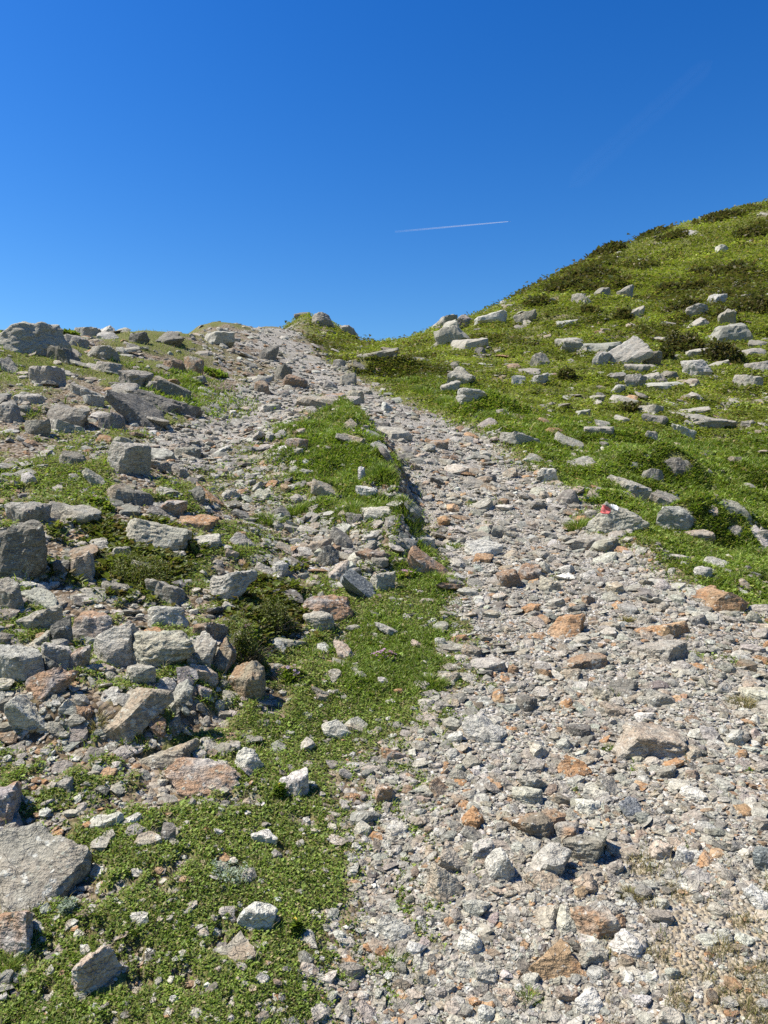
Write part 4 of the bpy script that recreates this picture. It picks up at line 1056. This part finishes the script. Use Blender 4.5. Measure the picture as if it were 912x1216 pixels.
def flowers(px, py, wpx, hpx, n, colr, label, leaf_key='mat', group='pink flower cushions'):
    x, y, z = ground_spot(px, py); Wd = wpx / FOC * y / 2; D = hpx / FOC * y * 1.1
    root = bpy.data.objects.new('flower_cushion', None); COL.objects.link(root); root.location = (x, y, z); tag(root, label, 'flowers', group)
    def spots(m, h):
        a = rng.uniform(0, 6.283, m); q = np.sqrt(rng.random(m)); b = np.stack([np.cos(a) * q * Wd, np.sin(a) * q * D, np.zeros(m)], 1)
        b[:, 2] = ground(b[:, 0] + x, b[:, 1] + y) - z + h * (1.1 - q * q) * rng.uniform(.6, 1.1, m); return b
    m = 500; L = np.full(m, 6 * y / FOC) * np.exp(rng.normal(0, .2, m)); V, F, C = leaves(spots(m, .03), L, L * .3, rng.uniform(.1, 1.2, m), greens(leaf_key, m)); link('leaves', mesh_np('leaves', V, F, M_LEAF, cols=C), root)
    c = spots(n, .055 if y > 2 else .04); V = []; F = []; Cc = []; R = max(2.1 * y / FOC, .004)
    for i in range(n):
        k = 5; a0 = rng.uniform(0, 6.28); t = rng.normal(0, .35, 2); col = np.array(colr) * rng.uniform(.75, 1.25); o = len(V)
        for j in range(k):
            for da, rr in ((0, .15), (-.5, .8), (0, 1.1), (.5, .8)):
                aa = a0 + j * 6.283 / k + da; V.append(c[i] + R * rr * np.array([math.cos(aa), math.sin(aa), t[0] * math.cos(aa) + t[1] * math.sin(aa) + .1])); Cc.append(col)
            F.append([o + j * 4 + q for q in range(4)])
    link('blossoms', mesh_np('blossoms', np.array(V), np.array(F), M_PETAL, cols=np.clip(np.array(Cc), 0, .9)), root)
PINK = (.52, .30, .46)
for a in [(482,688,26,9,80,PINK,'pink flower cushion beside the dark blue-grey slab'),(458,785,44,12,90,PINK,'pink flowers scattered over the bright green turf'),(345,806,30,10,50,(.40,.30,.42),'pale purple flowers below the heather bush'),
          (350,527,60,12,80,(.46,.33,.42),'faded pink flowers at the top of the mound'),(296,757,26,18,60,(.36,.22,.42),'purple thyme flowers hanging from the small heather clump'),(118,600,34,10,50,PINK,'pink flowers in the bank grass below the squarish boulder'),(255,446,26,8,50,PINK,'pink flowers on the ridge turf beside the upper path'),(84,394,16,5,30,PINK,'pink flowers on the ridge skyline behind the broad boulder')]: flowers(*a)
YEL = (.70, .52, .03)
for px, py, lab in [(353,1110,'yellow flower in the turf below the bright whitish rock'),(332,945,'yellow flower beside the pale whitish turf rock'),(826,607,'orange-yellow flower beside the lichen boulder')]: flowers(px, py, 10, 4, 4, YEL, lab, group='single yellow flowers')
# silvery cushion plants in the turf
for px, py, w, lab in [(80,1082,18,'silvery grey rosette beside the half-buried boulder'),(275,1040,46,'patch of silvery cushion plant in the lower turf')]:
    x, y, z = ground_spot(px, py); n = 500; a = rng.uniform(0, 6.283, n); q = np.sqrt(rng.random(n)) * w / FOC * y / 2
    b = np.stack([np.cos(a) * q, np.sin(a) * q, np.zeros(n)], 1); b[:, 2] = ground(b[:, 0] + x, b[:, 1] + y) - z + rng.random(n) * .022; L = rng.uniform(.006, .014, n)
    V, F, C = leaves(b, L, L * .22, rng.uniform(.1, 1., n), np.array((.27, .32, .24)) * rng.uniform(.7, 1.3, (n, 1))); tag(link('cushion_plant', mesh_np('cushion_plant', V, F, M_LEAF, cols=C), None, (x, y, z)), lab, 'plant')

# ---------------------------------------------------------------- aeroplane and vapour trails, kilometres away
def sky_pt(px, py, Y): return Vector(((px - CXP) / FOC * Y, Y, EYE + (CYP - py) / FOC * Y))
def tube(A, B, ra, rb, seg=14, rings=24, wob=0., seed=0, ends=True):
    d = (B - A); n = d.normalized(); u = n.cross(Vector((0, 0, 1))).normalized(); w = n.cross(u); r = np.random.default_rng(seed); V = []; F = []
    for j in range(rings + 1):
        t = j / rings; rad = (ra + (rb - ra) * t) * (1 + wob * math.sin(j * 1.7 + seed) * r.uniform(.4, 1)); rad *= min(1, math.sin(math.pi * min(max(t, .004), .996)) * 5 + .03) if ends else 1; c = d * t + u * (wob * ra * 1.2 * math.sin(j * .9 + seed))
        for k in range(seg):
            a = k / seg * 6.2832; V.append(c + (u * math.cos(a) + w * math.sin(a)) * rad)
    for j in range(rings):
        for k in range(seg): F.append([j * seg + k, j * seg + (k + 1) % seg, (j + 1) * seg + (k + 1) % seg, (j + 1) * seg + k])
    F.append(list(range(seg))[::-1]); F.append([rings * seg + k for k in range(seg)])
    me = bpy.data.meshes.new('vapour_trail'); me.from_pydata([v[:] for v in V], [], F); return me
def vapour(name, alpha):
    m, t, out = mat(name); d = nd(t, 'ShaderNodeBsdfDiffuse'); d.inputs[0].default_value = (.9, .91, .92, 1); q = nd(t, 'ShaderNodeBsdfTranslucent'); q.inputs[0].default_value = (.9, .91, .92, 1)
    dq = nd(t, 'ShaderNodeMixShader'); dq.inputs[0].default_value = .5; t.links.new(d.outputs[0], dq.inputs[1]); t.links.new(q.outputs[0], dq.inputs[2])
    tr = nd(t, 'ShaderNodeBsdfTransparent'); ms = nd(t, 'ShaderNodeMixShader')
    v = nd(t, 'ShaderNodeTexCoord').outputs['Object']
    t.links.new(mth(t, 'MULTIPLY', ramp(t, noise(t, v, .0011, 3), [(.3, .55), (.7, 1.)]), alpha), ms.inputs[0])
    t.links.new(tr.outputs[0], ms.inputs[1]); t.links.new(dq.outputs[0], ms.inputs[2]); t.links.new(ms.outputs[0], out.inputs[0]); return m
YD = 27000.
A = sky_pt(603.5, 263.1, YD); B = sky_pt(469, 275.2, YD)
tr = bpy.data.objects.new('vapour_trail', None); COL.objects.link(tr); tr.location = A; tag(tr, 'thin white vapour trail behind the aeroplane', 'vapour trail')
for k in range(12):
    t0, t1 = k / 12, (k + 1) / 12; a, b = A + (B - A) * t0, A + (B - A) * (t1 - .0004); rad = lambda t: 9 + 20 * t ** .7
    me = tube(a, b, rad(t0), rad(t1), 12, 4, 0., k, False); me.materials.append(vapour('vapour', .34 * (1 - .93 * t0))); link('trail_segment', me, tr, a - A)
a, b = sky_pt(676, 222, 24000), sky_pt(846, 72, 24000)
ot = bpy.data.objects.new('old_vapour_trail', None); COL.objects.link(ot); ot.location = a; tag(ot, 'faint wide old vapour trail high in the sky', 'vapour trail')
for k in range(5):
    me = tube(a, b, 330 * (1 - .18 * k), 280 * (1 - .18 * k), 18, 40, .08, 5); me.materials.append(vapour('old_vapour', .0011)); link('haze_shell', me, ot)

def aeroplane():
    P = sky_pt(605.2, 262.9, YD); d = (sky_pt(603, 263.1, YD) - sky_pt(470, 275, YD)); root = bpy.data.objects.new('aeroplane', None); COL.objects.link(root); root.location = P
    root.rotation_euler = (0, 0, math.atan2(d.y, d.x)); tag(root, 'tiny airliner at the head of the white vapour trail', 'aeroplane')
    m, t, out = mat('aluminium_white'); bsdf(t, out, mix(t, noise(t, nd(t, 'ShaderNodeTexCoord').outputs['Object'], .2), (.75, .76, .78), (.85, .85, .85)), .35, .5)
    bm = bmesh.new(); prof = [(-32, .3, 1.6), (-22, 1.8, .6), (-8, 2.8, 0), (20, 2.8, 0), (28, 2.2, -.2), (32, .3, -.6)]; ring = []
    for xx, r, zz in prof: ring.append([bm.verts.new((xx, r * math.cos(k * .5236), zz + r * math.sin(k * .5236))) for k in range(12)])
    for p, q in zip(ring, ring[1:]):
        for k in range(12): bm.faces.new((p[k], p[(k + 1) % 12], q[(k + 1) % 12], q[k]))
    bm.faces.new(ring[0][::-1]); bm.faces.new(ring[-1]); me = bpy.data.meshes.new('fuselage'); bm.to_mesh(me); bm.free(); me.materials.append(m); link('fuselage', me, root)
    def panel(name, pts, th, axis):
        bm = bmesh.new(); off = Vector((0, 0, th)) if axis == 'z' else Vector((0, th, 0)); a = [bm.verts.new(Vector(p) - off) for p in pts]; b = [bm.verts.new(Vector(p) + off) for p in pts]; n = len(pts)
        bm.faces.new(a[::-1]); bm.faces.new(b)
        for k in range(n): bm.faces.new((a[k], a[(k + 1) % n], b[(k + 1) % n], b[k]))
        me = bpy.data.meshes.new(name); bm.to_mesh(me); bm.free(); me.materials.append(m); link(name, me, root)
    for s in (-1, 1):
        panel('wing', [(8, 2 * s, -1), (-6, 31 * s, 1.5), (-9, 31 * s, 1.5), (-5, 2 * s, -1)], .35, 'z'); panel('tailplane', [(-24, s, 1), (-30, 10 * s, 1.6), (-32.5, 10 * s, 1.6), (-30, s, 1)], .25, 'z')
        panel('engine', [(8, 9.2 * s, -2.6), (8, 11.4 * s, -2.6), (2, 11.4 * s, -2.6), (2, 9.2 * s, -2.6)], 1.1, 'z')
    panel('tail_fin', [(-22, 0, 2.4), (-29, 0, 10.5), (-32.5, 0, 10.5), (-31, 0, 2.0)], .3, 'y')
aeroplane()
